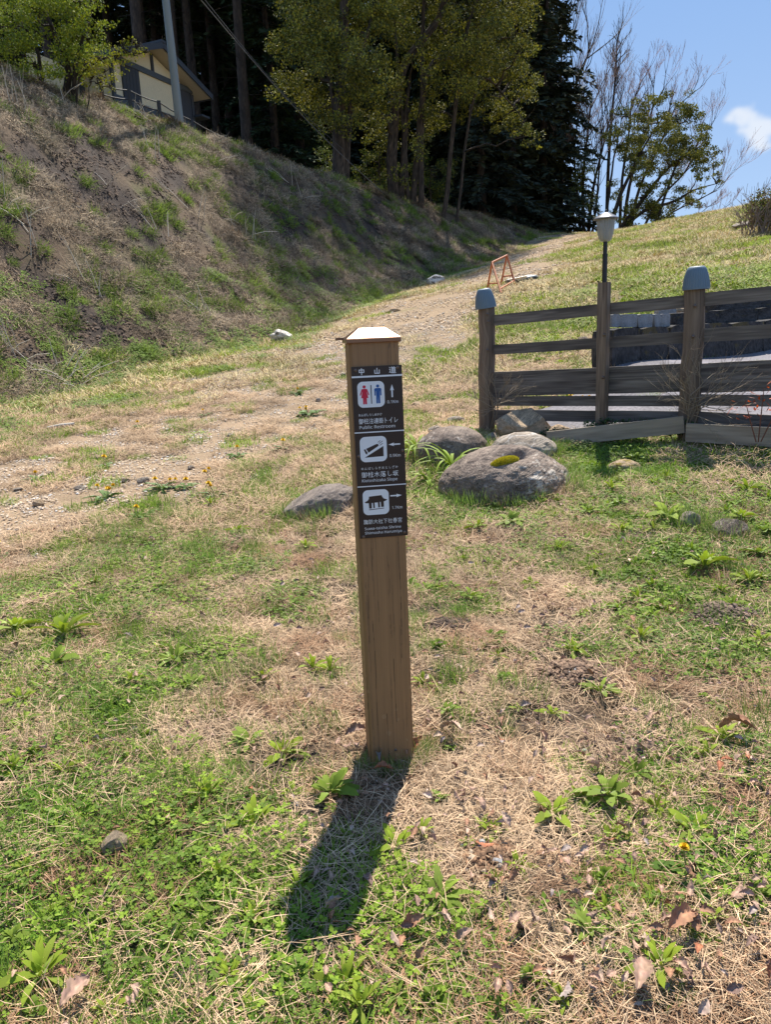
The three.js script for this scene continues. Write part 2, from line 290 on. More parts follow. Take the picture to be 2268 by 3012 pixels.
// ---------- wood and other materials ----------
function woodTex(seed, base, dark, contrast) {   // grain along u, one metre by a quarter metre
  const S = seed * 13.7;
  return noiseTex(512, 256, (u, v) => {
    const g = tile(u, v, 4, (x, y) => fbm2(x * 0.5 + S, y * 5 + S, 3)), f = tile(u, v, 8, (x, y) => noise2(x * 0.9 + S, y * 16)), st = tile(u, v, 3, (x, y) => fbm2(x + S, y * 1.3, 3));
    const k = clamp(0.5 + contrast * (0.9 * g + 0.55 * f) + 0.5 * st), ring = 0.5 + 0.5 * Math.sin((v * 22 + g * 9));
    return [0, 1, 2].map((i) => lerp(dark[i], base[i], clamp(k * 0.8 + ring * 0.2 * contrast)));
  });
}
const postTex = woodTex(1, [0.62, 0.49, 0.34], [0.46, 0.35, 0.24], 0.7), fenceTex = woodTex(2, [0.54, 0.505, 0.465], [0.29, 0.26, 0.24], 1.0), roundTex = woodTex(4, [0.56, 0.485, 0.41], [0.32, 0.265, 0.22], 1.0), edgeTex = woodTex(6, [0.68, 0.63, 0.56], [0.48, 0.43, 0.37], 0.8);
const M = {
  post: std({ map: postTex, bumpMap: postTex, bumpScale: 0.0012, roughness: 0.55 }),
  fence: std({ map: fenceTex, bumpMap: fenceTex, bumpScale: 0.004, roughness: 0.9 }),
  round: std({ map: roundTex, bumpMap: roundTex, bumpScale: 0.005, roughness: 0.9 }),
  edge: std({ map: edgeTex, bumpMap: edgeTex, bumpScale: 0.003, roughness: 0.9 }),
  capMetal: std({ color: lin(0.23, 0.13, 0.085), metalness: 0.85, roughness: 0.34 }),
  screw: std({ color: lin(0.16, 0.12, 0.10), metalness: 0.7, roughness: 0.45 }),
  bluePlastic: std({ color: lin(0.135, 0.185, 0.22), roughness: 0.5 }),
  blackMetal: std({ color: lin(0.012, 0.012, 0.014), roughness: 0.45 }),
  lampHat: std({ color: lin(0.17, 0.165, 0.17), metalness: 0.35, roughness: 0.42 }),
  glass: phys({ color: lin(0.5, 0.5, 0.47), transmission: 0.5, roughness: 0.4, thickness: 0, ior: 1.45 }),
  orange: std({ color: lin(0.47, 0.155, 0.06), roughness: 0.6 }),
  cable: std({ color: lin(0.05, 0.05, 0.055), roughness: 0.7 }),
  paleCable: std({ color: lin(0.11, 0.105, 0.10), roughness: 0.6 }),
  poleMetal: std({ color: lin(0.20, 0.24, 0.27), roughness: 0.55, metalness: 0.15, bumpMap: litterBump, bumpScale: 0.002 }),
};

const mix3 = (a, b, t) => [lerp(a[0], b[0], t), lerp(a[1], b[1], t), lerp(a[2], b[2], t)];
// ---------- the sign post ----------
const GLYPH = {
  中: '15 25 85 25 85 60 15 60 15 25;50 5 50 95', 山: '50 8 50 85;15 35 15 85 85 85 85 35',
  道: '42 6 50 18;75 5 66 18;35 20 95 20;60 20 58 32;45 32 88 32 88 78 45 78 45 32;45 47 88 47;45 62 88 62;10 12 20 22;8 40 22 40 20 65 8 85;20 75 35 90 97 92',
  御: '22 5 8 25;24 25 8 48;16 42 16 95;42 5 34 25;36 18 58 18;32 38 60 38;47 20 47 88;47 60 60 60;36 55 36 90;32 92 62 84;70 15 92 15 92 70 84 72;70 15 70 95',
  柱: '8 28 42 28;25 5 25 95;25 32 6 65;27 38 42 58;66 4 74 16;50 25 95 25;54 55 92 55;72 25 72 90;46 90 97 90',
  注: '10 10 22 20;6 36 18 46;8 92 24 62;58 5 68 16;40 27 95 27;44 56 92 56;67 27 67 90;36 90 97 90',
  連: '40 14 94 14;46 26 90 26 90 58 46 58 46 26;46 42 90 42;38 70 96 70;67 4 67 84;10 12 20 22;8 40 22 40 20 65 8 85;20 75 35 90 97 93',
  掛: '5 25 32 25;20 5 20 90 10 84;5 60 32 48;38 20 68 20;53 6 53 42;36 42 70 42;38 62 68 62;53 48 53 88;34 90 72 84;84 5 84 95;84 42 98 56',
  ト: '35 8 35 95;35 40 75 60', イ: '75 8 50 40 15 60;55 38 55 95', レ: '28 10 28 90 60 75 88 45',
  木: '10 32 90 32;50 6 50 95;48 34 10 80;52 34 90 80',
  落: '8 16 92 16;34 5 34 28;66 5 66 28;12 36 24 44;6 56 18 64;8 95 24 72;52 32 36 58;50 42 82 42 36 76;52 50 95 74;46 72 82 72 82 95 46 95 46 72',
  し: '32 8 32 70 45 90 65 88 85 68', 坂: '6 35 36 35;21 10 21 75;4 80 38 72;46 14 94 14;50 14 48 50 38 92;50 38 86 38 74 65 46 93;54 48 70 74 96 92',
  諏: '10 9 32 9;4 22 38 22;10 36 34 36;10 49 34 49;10 62 34 62 34 88 10 88 10 62;40 12 70 12;46 12 46 80;64 12 64 92;46 34 64 34;46 54 64 54;40 82 70 74;72 24 94 24 72 92;72 34 96 92',
  訪: '10 9 32 9;4 22 38 22;10 36 34 36;10 49 34 49;10 62 34 62 34 88 10 88 10 62;68 4 68 20;44 22 96 22;60 22 58 55 44 92;58 45 88 45 84 88 74 90',
  大: '8 36 92 36;50 6 48 45 10 92;52 42 90 92', 社: '22 4 28 16;6 26 38 26 6 64;24 46 24 95;28 50 38 62;48 40 94 40;71 10 71 90;42 90 98 90', 下: '6 12 94 12;48 12 48 95;52 36 78 56',
  春: '14 12 86 12;20 26 80 26;6 40 94 40;50 4 48 28 8 66;54 42 94 66;30 56 70 56 70 94 30 94 30 56;30 74 70 74', 宮: '50 2 50 14;8 30 8 16 92 16 92 30;28 30 72 30 72 52 28 52 28 30;48 52 46 62;20 64 80 64 80 94 20 94 20 64',
  お: '10 28 60 28;35 6 35 75 20 85 12 72 30 55 60 48 85 62 80 85 60 90;72 14 88 30', ん: '50 6 10 92 35 55 48 55 52 85 66 88 92 60', ば: '12 10 10 60 16 92;38 32 92 32;68 10 68 80 50 90 40 78 60 70 90 86;82 4 88 14;92 2 98 12',
  ら: '35 6 60 16;25 30 22 60 50 45 78 52 78 75 40 94', め: '20 20 45 85;68 8 50 60 20 86 12 60 40 30 75 35 88 60 60 92', か: '8 32 58 32 52 85 38 88;36 6 28 50 8 92;70 20 90 55', け: '14 10 12 60 18 92;40 32 94 32;72 8 72 60 55 95',
  き: '20 22 80 18;15 42 85 36;45 5 70 62;25 68 30 90 70 92', と: '30 8 40 42;82 28 30 55 20 78 40 92 85 90', ざ: '12 28 85 22;48 5 70 55;22 62 30 90 72 92;84 2 90 12;94 0 99 10',
};
const POST_W = 0.13, POST_YAW = 7 * Math.PI / 180, postZ = 1.955;
const postFoot = onGround(1156, 2262), heightAt = (v) => at(1125, v, postZ).y - postFoot.y;
const signTop = heightAt(1075), signBottom = heightAt(1577);
function signTexture() {
  const W = 544, Hh = Math.round(W * (signTop - signBottom) / POST_W);
  return canvasTex(W, Hh, (g) => {
    const Y = (v) => (signTop - heightAt(v)) / (signTop - signBottom) * Hh, X = (f) => f * W, white = '#dfe3e6', brown = '#2b1d1a';
    g.fillStyle = brown; g.fillRect(0, 0, W, Hh);
    g.lineCap = 'round'; g.lineJoin = 'round';
    const chars = (s, x0, x1, v, hgt, weight) => { const n = s.length, step = X(x1 - x0) / n, w = Math.min(step * 0.94, hgt); g.strokeStyle = white; g.lineWidth = weight; for (let i = 0; i < n; i++) { const ox = X(x0) + step * (i + 0.5) - w / 2, oy = Y(v) - hgt / 2; for (const st of GLYPH[s[i]].split(';')) { const q = st.split(' ').map(Number); g.beginPath(); for (let k = 0; k < q.length; k += 2) g[k ? 'lineTo' : 'moveTo'](ox + q[k] / 100 * w, oy + q[k + 1] / 100 * hgt); g.stroke(); } } };
    const text = (s, x0, x1, v, size) => { g.fillStyle = white; g.font = size + 'px sans-serif'; const w = g.measureText(s).width; g.save(); g.translate(X(x0), Y(v) + size * 0.36); g.scale(X(x1 - x0) / w, 1); g.fillText(s, 0, 0); g.restore(); };
    const box = (x0, x1, v0, v1) => { g.fillStyle = white; const a = X(x0), b = Y(v0), w = X(x1 - x0), h = Y(v1) - Y(v0), r = w * 0.2; g.beginPath(); g.moveTo(a + r, b); g.arcTo(a + w, b, a + w, b + h, r); g.arcTo(a + w, b + h, a, b + h, r); g.arcTo(a, b + h, a, b, r); g.arcTo(a, b, a + w, b, r); g.fill(); return (px, py) => [a + px * w, b + py * h]; };
    const poly = (f, pts, c) => { g.fillStyle = c; g.beginPath(); pts.forEach((q, i) => g[i ? 'lineTo' : 'moveTo'](...f(q[0], q[1]))); g.closePath(); g.fill(); };
    const line = (v, h) => { g.fillStyle = white; g.fillRect(0, Y(v) - h / 2, W, h); };
    chars('中', 0.13, 0.27, 1090, 74, 9); chars('山', 0.435, 0.575, 1090, 70, 9); chars('道', 0.735, 0.885, 1089, 76, 7.5);
    line(1105, 19); line(1268, 12); line(1426, 12);
    let f = box(0.1, 0.635, 1119.5, 1195.5);
    const red = '#c4123a', blue = '#0d4f93', dot = (x, y, r, c) => { g.fillStyle = c; g.beginPath(); const q = f(x, y); g.arc(q[0], q[1], r, 0, 6.3); g.fill(); };
    dot(0.255, 0.2, 17, red); poly(f, [[0.19, 0.275], [0.32, 0.275], [0.36, 0.29], [0.435, 0.51], [0.395, 0.53], [0.335, 0.36], [0.395, 0.63], [0.335, 0.63], [0.335, 0.87], [0.265, 0.87], [0.258, 0.64], [0.252, 0.87], [0.19, 0.87], [0.19, 0.63], [0.125, 0.63], [0.185, 0.36], [0.12, 0.53], [0.08, 0.51], [0.155, 0.29]], red);
    poly(f, [[0.49, 0.14], [0.525, 0.14], [0.525, 0.86], [0.49, 0.86]], brown);
    dot(0.755, 0.19, 17, blue); poly(f, [[0.67, 0.265], [0.84, 0.265], [0.885, 0.3], [0.885, 0.555], [0.84, 0.555], [0.835, 0.38], [0.83, 0.38], [0.83, 0.86], [0.765, 0.86], [0.757, 0.57], [0.748, 0.86], [0.685, 0.86], [0.685, 0.38], [0.675, 0.38], [0.67, 0.555], [0.625, 0.555], [0.625, 0.3]], blue);
    const arrow = (cx, v, len, ang) => { g.save(); g.translate(X(cx), Y(v)); g.rotate(ang); g.fillStyle = white; g.beginPath(); for (const [a, b] of [[0.5, 0], [0.02, 0.155], [0.06, 0.06], [-0.5, 0.06], [-0.5, -0.06], [0.06, -0.06], [0.02, -0.155]]) g.lineTo(a * len, b * len); g.closePath(); g.fill(); g.restore(); };
    arrow(0.787, 1150, 140, -Math.PI / 2); text('0.1Km', 0.68, 0.91, 1182, 46);
    chars('おんばしらしめかけ', 0.095, 0.57, 1217, 30, 3); chars('御柱注連掛トイレ', 0.093, 0.89, 1235.5, 62, 5.2); text('Public Restroom', 0.095, 0.83, 1253, 48);
    f = box(0.094, 0.635, 1281, 1355);
    poly(f, [[0.16, 0.82], [0.87, 0.8], [0.87, 0.4]], brown); poly(f, [[0.225, 0.47], [0.6, 0.31], [0.67, 0.3], [0.7, 0.35], [0.68, 0.39], [0.31, 0.63]], brown); poly(f, [[0.14, 0.5], [0.2, 0.48], [0.235, 0.57], [0.28, 0.63], [0.24, 0.7], [0.2, 0.66]], brown);
    g.strokeStyle = brown; g.lineWidth = 6; for (const [a, b, c, d] of [[0.68, 0.24, 0.76, 0.18], [0.72, 0.29, 0.85, 0.2], [0.75, 0.36, 0.85, 0.29]]) { g.beginPath(); g.moveTo(...f(a, b)); g.lineTo(...f(c, d)); g.stroke(); }
    arrow(0.79, 1307.5, 130, Math.PI); text('0.9Km', 0.68, 0.915, 1340, 46);
    chars('おんばしらきおとしざか', 0.088, 0.855, 1374, 30, 3); chars('御柱木落し坂', 0.092, 0.855, 1392, 66, 5.6); text('Kiotoshizaka Slope', 0.094, 0.83, 1409, 45);
    f = box(0.098, 0.633, 1437, 1510);
    poly(f, [[0.24, 0.26], [0.72, 0.23], [0.75, 0.3], [0.8, 0.37], [0.94, 0.42], [0.86, 0.47], [0.8, 0.49], [0.8, 0.7], [0.69, 0.71], [0.68, 0.5], [0.64, 0.5], [0.65, 0.71], [0.58, 0.72], [0.57, 0.51], [0.44, 0.515], [0.45, 0.73], [0.39, 0.73], [0.38, 0.52], [0.33, 0.52], [0.33, 0.74], [0.23, 0.74], [0.22, 0.52], [0.13, 0.52], [0.06, 0.48], [0.18, 0.42], [0.23, 0.35]], brown); poly(f, [[0.22, 0.775], [0.8, 0.745], [0.8, 0.77], [0.22, 0.805]], brown);
    arrow(0.785, 1458, 130, 0); text('1.7Km', 0.685, 0.91, 1493, 46);
    chars('諏訪大社下社春宮', 0.09, 0.895, 1530, 58, 4.6); text('Suwa-taisha Shrine', 0.103, 0.865, 1549.5, 44); text('Shimosha Harumiya', 0.105, 0.88, 1562, 44);
  });
}
{
  const s = thing('sign_post', 'square brown timber signpost with dark wayfinding panel and metal cap', 'signpost', postFoot.clone().add(V3(-0.008, 0, -POST_W / 2)));
  s.rotation.y = POST_YAW;
  const topY = heightAt(1003), sh = new THREE.Shape(), w = POST_W / 2, k = 0.008;
  sh.moveTo(-w + k, -w); sh.lineTo(w - k, -w); sh.lineTo(w, -w + k); sh.lineTo(w, w - k); sh.lineTo(w - k, w); sh.lineTo(-w + k, w); sh.lineTo(-w, w - k); sh.lineTo(-w, -w + k); sh.closePath();
  const g = new THREE.ExtrudeGeometry(sh, { depth: topY + 0.15, bevelEnabled: false }); g.rotateX(-Math.PI / 2); g.translate(0, -0.15, 0);
  const p = g.attributes.position, n = g.attributes.normal, uv = g.attributes.uv; for (let i = 0; i < p.count; i++) uv.setXY(i, p.getY(i), (Math.abs(n.getX(i)) > 0.6 ? p.getZ(i) + 0.3 : p.getX(i)) + 0.1);
  // its own timber: grain up the shaft, pale drip spots near the foot, a grey smudge under the cap
  const R = rng(31), spots = Array.from({ length: 34 }, () => [rr(R, 0.02, 0.5) * R() + 0.05, R() * 0.25, rr(R, 0.003, 0.009)]), pt = noiseTex(1024, 256, (u, v) => {
    const h = u * 1.4, w = v * 0.25, gr = fbm2(h * 3, w * 190, 3), st = fbm2(h * 5, w * 14, 4), fine = noise2(h * 14, w * 900); let k = 0.5 + 0.35 * gr + 0.18 * fine + 0.3 * st; let c = mix3([0.50, 0.375, 0.245], [0.61, 0.465, 0.31], clamp(k));
    for (const [a, b, r] of spots) { const d = Math.hypot(h - a, (w - b) * 1.2) + 0.002 * noise2(h * 300, w * 300); if (d < r) c = mix3(c, [0.63, 0.52, 0.385], 0.45); }
    const sm = Math.exp(-(((h - 1.15) / 0.06) ** 2 + ((w - 0.145) / 0.02) ** 2)) * smooth(-0.1, 0.35, fbm2(h * 40, w * 60, 3)); c = mix3(c, [0.27, 0.215, 0.165], sm * 0.8);
    for (const [cv, h0, h1] of [[0.062, 0.1, 0.62], [0.118, 0.3, 0.5], [0.09, 0.02, 0.33], [0.142, 0.5, 1.3], [0.35, 0.2, 1.1], [0.05, 1.1, 1.28], [0.2, 0.0, 0.9]]) if (h > h0 && h < h1 && Math.abs((w % 0.25) - cv - 0.003 * noise2(h * 6, cv * 90)) < 0.0006 + 0.0006 * noise2(h * 20, cv)) c = mix3(c, [0.24, 0.17, 0.11], 0.75);
    if (Math.abs(gr + 0.42) < 0.03) c = mix3(c, [0.3, 0.22, 0.15], 0.6); return c; });
  for (let i = 0; i < p.count; i++) uv.setXY(i, (p.getY(i) + 0.15) / 1.4, ((Math.abs(n.getX(i)) > 0.6 ? p.getZ(i) * 0.9 + 0.3 : p.getX(i)) + 0.1) / 0.25);
  part('post', g, std({ map: pt, bumpMap: pt, bumpScale: 0.0016, roughness: 0.6 }), s);
  const pn = new THREE.BoxGeometry(POST_W + 0.002, signTop - signBottom, 0.003), panelMat = std({ map: signTexture(), roughness: 0.42 }), edgeMat = std({ color: lin(0.03, 0.018, 0.015), roughness: 0.5 });
  const m = part('sign_panel', pn, [edgeMat, edgeMat, edgeMat, edgeMat, panelMat, edgeMat], s, 'dark brown panel with white Japanese and English wayfinding text'); m.position.set(0.004, (signTop + signBottom) / 2, w + 0.0017);
  for (const [x, v] of [[-0.055, 1085], [0.055, 1082], [-0.058, 1336], [0.06, 1327], [-0.056, 1572], [0.057, 1567]]) { const q = part('screw', new THREE.SphereGeometry(0.0042, 10, 6), M.screw, s); q.scale.z = 0.4; q.position.set(x + 0.004, heightAt(v), w + 0.0032); }
  const b = part('screw', new THREE.SphereGeometry(0.0045, 10, 6), M.screw, s); b.scale.z = 0.5; b.position.set(0.011, heightAt(2205), w);
  // metal cap: a rim and a low pyramid with its top cut off
  const r = w + 0.006, gb = new GB(), ring = (a, y) => [[-a, y, a], [a, y, a], [a, y, -a], [-a, y, -a]], rim = 0.0125, tY = 0.0255, prof = [ring(r - 0.002, 0), ring(r, 0.002), ring(r, rim - 0.002), ring(r - 0.002, rim), ring(r * 0.49, rim + tY - 0.001), ring(r * 0.46, rim + tY)];
  const quad = (a, b, c, d) => { const e1 = V3(...b).sub(V3(...a)), e2 = V3(...d).sub(V3(...a)), nn = e1.cross(e2).normalize(), q = [a, b, c, d].map((o) => gb.v(...o, nn.x, nn.y, nn.z, o[0], o[2], [1, 1, 1])); gb.i.push(q[0], q[1], q[2], q[0], q[2], q[3]); };
  for (let i = 0; i < prof.length - 1; i++) for (let e = 0; e < 4; e++) quad(prof[i][e], prof[i][(e + 1) % 4], prof[i + 1][(e + 1) % 4], prof[i + 1][e]);
  quad(prof[5][0], prof[5][1], prof[5][2], prof[5][3]); quad(prof[0][3], prof[0][2], prof[0][1], prof[0][0]);
  const cap = part('cap', gb.build(), M.capMetal, s, 'brown metal cap shining in the sun'); cap.position.y = topY - 0.003;
  const tab = part('cap_tab', new THREE.BoxGeometry(0.022, 0.007, 0.03), M.capMetal, cap); tab.position.set(-r - 0.008, 0.012, -r + 0.02);
}

// ---------- the fence ----------
const fL = at(1432, 1268, 6.2), fR = at(2024, 1296, 5.2), fDir = fR.clone().sub(fL).setY(0).normalize(), fNor = V3(-fDir.z, 0, fDir.x);
if (fNor.z < 0) fNor.negate();
const onFence = (u, v, off = 0) => hitPlane(u, v, fL.clone().addScaledVector(fNor, off), fNor);
{
  const f = thing('timber_fence', 'dark weathered timber fence of rails and planks between round posts', 'fence');
  const post = (u0, v0, u1, v1, r, seed) => { const a = onFence(u0, v0), b = onFence(u1, v1), n = 9, pts = [], rad = []; a.y -= 0.25; for (let k = 0; k <= n; k++) { const q = a.clone().lerp(b, k / n); q.x += 0.006 * noise2(k * 0.8, seed); q.z += 0.006 * noise2(k * 0.7, seed + 9); pts.push(q); rad.push(r * (1.05 - 0.1 * k / n) * (1 + 0.05 * noise2(k, seed + 3))); } const g = new GB().tube(pts, rad, 18, [1, 1, 1]).build(), p = g.attributes.uv; for (let i = 0; i < p.count; i++) p.setXY(i, p.getY(i) + seed * 0.3, p.getX(i)); part('round_post', g, M.round, f); return b; };
  const tL = post(1434, 1275, 1431, 890, 0.068, 3), tR = post(2024, 1300, 2047, 835, 0.071, 5);
  post(2620, 1380, 2665, 760, 0.072, 8);
  const rail = (name, a, b, h, t, off, seed, mat = M.fence) => { const A = onFence(a[0], a[1], off), B = onFence(b[0], b[1], off), m = part(name, plank(A.distanceTo(B), h, t, seed, 10), mat, f); between(m, A, B, fNor); return m; };
  // each pair: middle of the plank at its two ends
  rail('rail', [1452, 943], [2050, 883], 0.083, 0.03, -0.01, 1); rail('rail', [2048, 883], [2660, 822], 0.085, 0.03, -0.012, 2);
  rail('rail', [1452, 1029], [2050, 991], 0.078, 0.03, -0.01, 3); rail('rail', [2048, 988], [2660, 950], 0.09, 0.03, -0.012, 4);
  rail('plank', [1452, 1130], [2048, 1110], 0.195, 0.035, -0.01, 5); rail('plank', [2044, 1113], [2660, 1090], 0.2, 0.035, -0.012, 6);
  rail('plank', [1452, 1180], [2046, 1178], 0.075, 0.035, 0.006, 7); rail('plank', [2042, 1176], [2660, 1183], 0.075, 0.035, 0.004, 8);
  rail('plank', [1452, 1221], [2044, 1228], 0.085, 0.03, 0.01, 9); rail('plank', [2040, 1228], [2660, 1262], 0.085, 0.03, 0.01, 10);
  // the square lamp upright stands in front of the rails
  const a = onFence(1770, 1275, 0.05), b = onFence(1779, 831, 0.05), m = part('square_post', plank(a.distanceTo(b) + 0.2, 0.072, 0.072, 12, 8, 0.002), M.round, f); a.y -= 0.2; between(m, a, b, fNor);
  // bolt heads where the rails meet the posts
  const bolt = new THREE.SphereGeometry(0.011, 10, 6); for (const [u, v, off] of [[1434, 924, 0.072], [1437, 946, 0.072], [1434, 1030, 0.072], [2046, 900, 0.076], [2040, 990, 0.076], [2030, 1180, 0.076], [1778, 985, 0.088], [1775, 1110, 0.088]]) { const b = part('bolt', bolt, M.screw, f); b.position.copy(onFence(u, v, off)); }
  // ribbed tubs turned over on the post heads
  const tub = (q, r0, r1, h, tilt, label) => {
    const n = 96, prof = [[r0 * 1.03, 0], [r0 * 1.03, 0.012], [r0, 0.014], [lerp(r0, r1, 0.16), h * 0.35], [lerp(r0, r1, 0.42), h * 0.62], [lerp(r0, r1, 0.75), h * 0.84], [r1 * 0.98, h * 0.955], [r1 * 0.8, h], [0.001, h]], gb = new GB(); let base = 0;
    prof.forEach(([r, y], k) => { for (let s = 0; s <= n; s++) { const an = s / n * Math.PI * 2, rr_ = k > 1 && k < 7 ? r * (1 + (s % 3 === 0 ? 0.05 : 0)) : r; gb.v(Math.cos(an) * rr_, y, Math.sin(an) * rr_, Math.cos(an), 0.2, Math.sin(an), s / n, y, [1, 1, 1]); } });
    for (let k = 0; k < prof.length - 1; k++) for (let s = 0; s < n; s++) { const A = k * (n + 1) + s, B = A + n + 1; gb.i.push(A, B, A + 1, A + 1, B, B + 1); }
    const g = gb.build(); g.computeVertexNormals(); const o = new THREE.Mesh(g, M.bluePlastic); top(o, 'upturned_pot', label, 'pot', 'upturned pots on the fence posts'); o.position.copy(q); o.rotation.set(tilt[0], 0, tilt[1]);
  };
  tub(onFence(1430, 906), 0.082, 0.05, 0.152, [0.05, 0.12], 'blue grey ribbed pot upturned on the left round fence post'); tub(onFence(2049, 852), 0.085, 0.055, 0.15, [0.0, 0.03], 'blue grey ribbed pot upturned on the right round fence post');
}
{ // garden lamp on the square upright
  const base = onFence(1779, 833, 0.05), k = base.clone().sub(onFence(1781.5, 700, 0.05)).length() / 133, l = thing('garden_lamp', 'garden lamp with ribbed glass shade and grey hat on black pole', 'lamp', base);
  const up = onFence(1782, 690, 0.05).sub(base).normalize(); l.quaternion.setFromUnitVectors(V3(0, 1, 0), up);
  const cyl = (r, a, b, name, mat) => { const m = part(name, new THREE.CylinderGeometry(r, r, b - a, 20), mat, l); m.position.y = (a + b) / 2; return m; };
  cyl(0.0175, -0.05, 85 * k, 'pole', M.blackMetal); cyl(0.0145, 85 * k, 124 * k, 'pole', M.blackMetal); cyl(0.02, 82 * k, 86 * k, 'collar', M.blackMetal);
  const shadeY = 122 * k, ribs = (pts, n, amp) => { const g = new THREE.LatheGeometry(pts.map(([r, y]) => new THREE.Vector2(r, y)), n), p = g.attributes.position; for (let i = 0; i < p.count; i++) { const a = Math.atan2(p.getZ(i), p.getX(i)), q = 1 + amp * Math.cos(a * 20); p.setX(i, p.getX(i) * q); p.setZ(i, p.getZ(i) * q); } g.computeVertexNormals(); return g; };
  const sh = part('glass_shade', ribs([[0.012, 0], [0.03, 0.003], [0.043, 0.02], [0.052, 0.05], [0.058, 0.09], [0.06, 0.125], [0.06, 0.15]], 100, 0.028), M.glass, l); sh.position.y = shadeY;
  part('lamp_core', new THREE.CylinderGeometry(0.018, 0.022, 0.085, 16).translate(0, shadeY + 0.055, 0), std({ color: lin(0.75, 0.75, 0.72), roughness: 0.5 }), l);
  const hat = part('hat', new THREE.LatheGeometry([[0.0, 0.046], [0.012, 0.044], [0.03, 0.036], [0.045, 0.03], [0.047, 0.026], [0.06, 0.022], [0.062, 0.018], [0.075, 0.012], [0.087, 0.003], [0.088, -0.002], [0.083, -0.004], [0.05, 0.006], [0, 0.008]].map(([r, y]) => new THREE.Vector2(r, y)), 48), M.lampHat, l); hat.position.y = shadeY + 0.152;
  part('finial', new THREE.LatheGeometry([[0.0, 0.02], [0.006, 0.017], [0.009, 0.009], [0.007, 0], [0, 0]].map(([r, y]) => new THREE.Vector2(r, y)), 16).translate(0, 0.043, 0), M.blackMetal, hat);
}
{ // boards set on edge along the foot of the fence
  const board = (a, b, h, seed, label) => { const A = onFence(a[0], a[1], a[2]), B = onFence(b[0], b[1], b[2]), m = new THREE.Mesh(plank(A.distanceTo(B), h, 0.03, seed, 12, 0.004), M.edge); top(m, 'edging_board', label, 'board', 'edging boards along the fence'); between(m, A, B, fNor); };
  board([1612, 1291, 0.24], [2014, 1249, 0.16], 0.115, 3, 'pale grey edging board below the fence between rock and right post');
  board([2020, 1272, 0.2], [2480, 1296, 0.2], 0.125, 5, 'pale grey edging board right of the right fence post');
}

// ---------- rocks ----------
// a stone: a ball pushed about by noise, flattened, coloured by mineral grain, lichen and moss
function stoneGeo(seed, det, { rough = 0.18, fine = 0.02, freq = 1.4, facets = 0, colour, dent } = {}) {
  const g = new THREE.IcosahedronGeometry(1, det), p = g.attributes.position, c = [], R = rng(seed), planes = [];
  for (let i = 0; i < facets; i++) { const a = V3(R() - 0.5, (R() - 0.3) * 0.9, R() - 0.5).normalize(); planes.push([a, rr(R, 0.62, 0.86)]); }
  const q = V3();
  for (let i = 0; i < p.count; i++) {
    q.fromBufferAttribute(p, i); let r = 1 + rough * 2 * fbm3(q.x * freq + seed, q.y * freq, q.z * freq, 3) + fine * fbm3(q.x * 9, q.y * 9 + seed, q.z * 9, 3) * 2;
    for (const [a, d] of planes) { const k = q.dot(a); if (k > 0) r = Math.min(r, d / k + 0.02 * fbm3(q.x * 6, q.y * 6, q.z * 6 + seed, 2)); }
    if (dent) r -= dent(q);
    c.push(...colour(q, i)); p.setXYZ(i, q.x * r, q.y * r, q.z * r);
  }
  g.setAttribute('color', new THREE.Float32BufferAttribute(c, 3));
  const pos = g.attributes.position, nor = new Map(), key = (i) => Math.round(pos.getX(i) * 2e3) + '_' + Math.round(pos.getY(i) * 2e3) + '_' + Math.round(pos.getZ(i) * 2e3); g.computeVertexNormals();
  const n = g.attributes.normal; for (let i = 0; i < n.count; i++) { const k = key(i), v = nor.get(k) ?? V3(0, 0, 0); v.x += n.getX(i); v.y += n.getY(i); v.z += n.getZ(i); nor.set(k, v); }
  for (const v of nor.values()) v.normalize(); for (let i = 0; i < n.count; i++) { const v = nor.get(key(i)); n.setXYZ(i, v.x, v.y, v.z); }
  const uv = g.attributes.uv; for (let i = 0; i < uv.count; i++) uv.setXY(i, pos.getX(i) * 1.5 + pos.getZ(i), pos.getY(i) * 1.5 + pos.getZ(i) * 0.7);
  return g;
}
const rockBump = noiseTex(256, 256, (u, v) => [0.5 + 0.3 * tile(u, v, 20) + 0.25 * tile(u, v, 60)], false);
const rockGrain = noiseTex(512, 512, (u, v) => { const a = tile(u, v, 120), b = tile(u, v, 48), c = tile(u, v, 9, (x, y) => fbm2(x, y, 4)), k = 0.8 + 0.16 * a + 0.14 * b + 0.22 * c + (a > 0.62 ? 0.2 : 0) - (b < -0.66 ? 0.25 : 0); return [k, k * 0.99, k * 0.97]; });
const rockMat = std({ vertexColors: true, map: rockGrain, color: lin(2.0, 1.88, 1.76), roughness: 0.95, bumpMap: rockGrain, bumpScale: 0.012 });
const andesite = (seed, lich = 0) => (q) => {
  let c = mix3([0.125, 0.10, 0.088], [0.25, 0.21, 0.18], clamp(0.5 + fbm3(q.x * 2 + seed, q.y * 2, q.z * 2, 4) + 0.5 * noise3(q.x * 26, q.y * 26, q.z * 26)));
  if (lich) { const e = fbm3(q.x * 3 + seed, q.y * 3, q.z * 3, 3) * 0.6 + fbm3(q.x * 13, q.y * 13 + seed, q.z * 13, 4) * 1.15, k = smooth(0.1, 0.2, e - lich(q)); c = mix3(c, [0.42, 0.40, 0.375], k * 0.8); }
  return c;
};
const tanRock = (seed) => (q) => mix3(mix3([0.50, 0.39, 0.27], [0.36, 0.29, 0.21], clamp(0.5 + 1.2 * fbm3(q.x * 2 + seed, q.y * 2, q.z * 2, 4))), [0.34, 0.19, 0.09], smooth(0.15, 0.45, fbm3(q.x * 1.7, q.y * 2.2 + seed, q.z * 1.7, 3)) * 0.6);
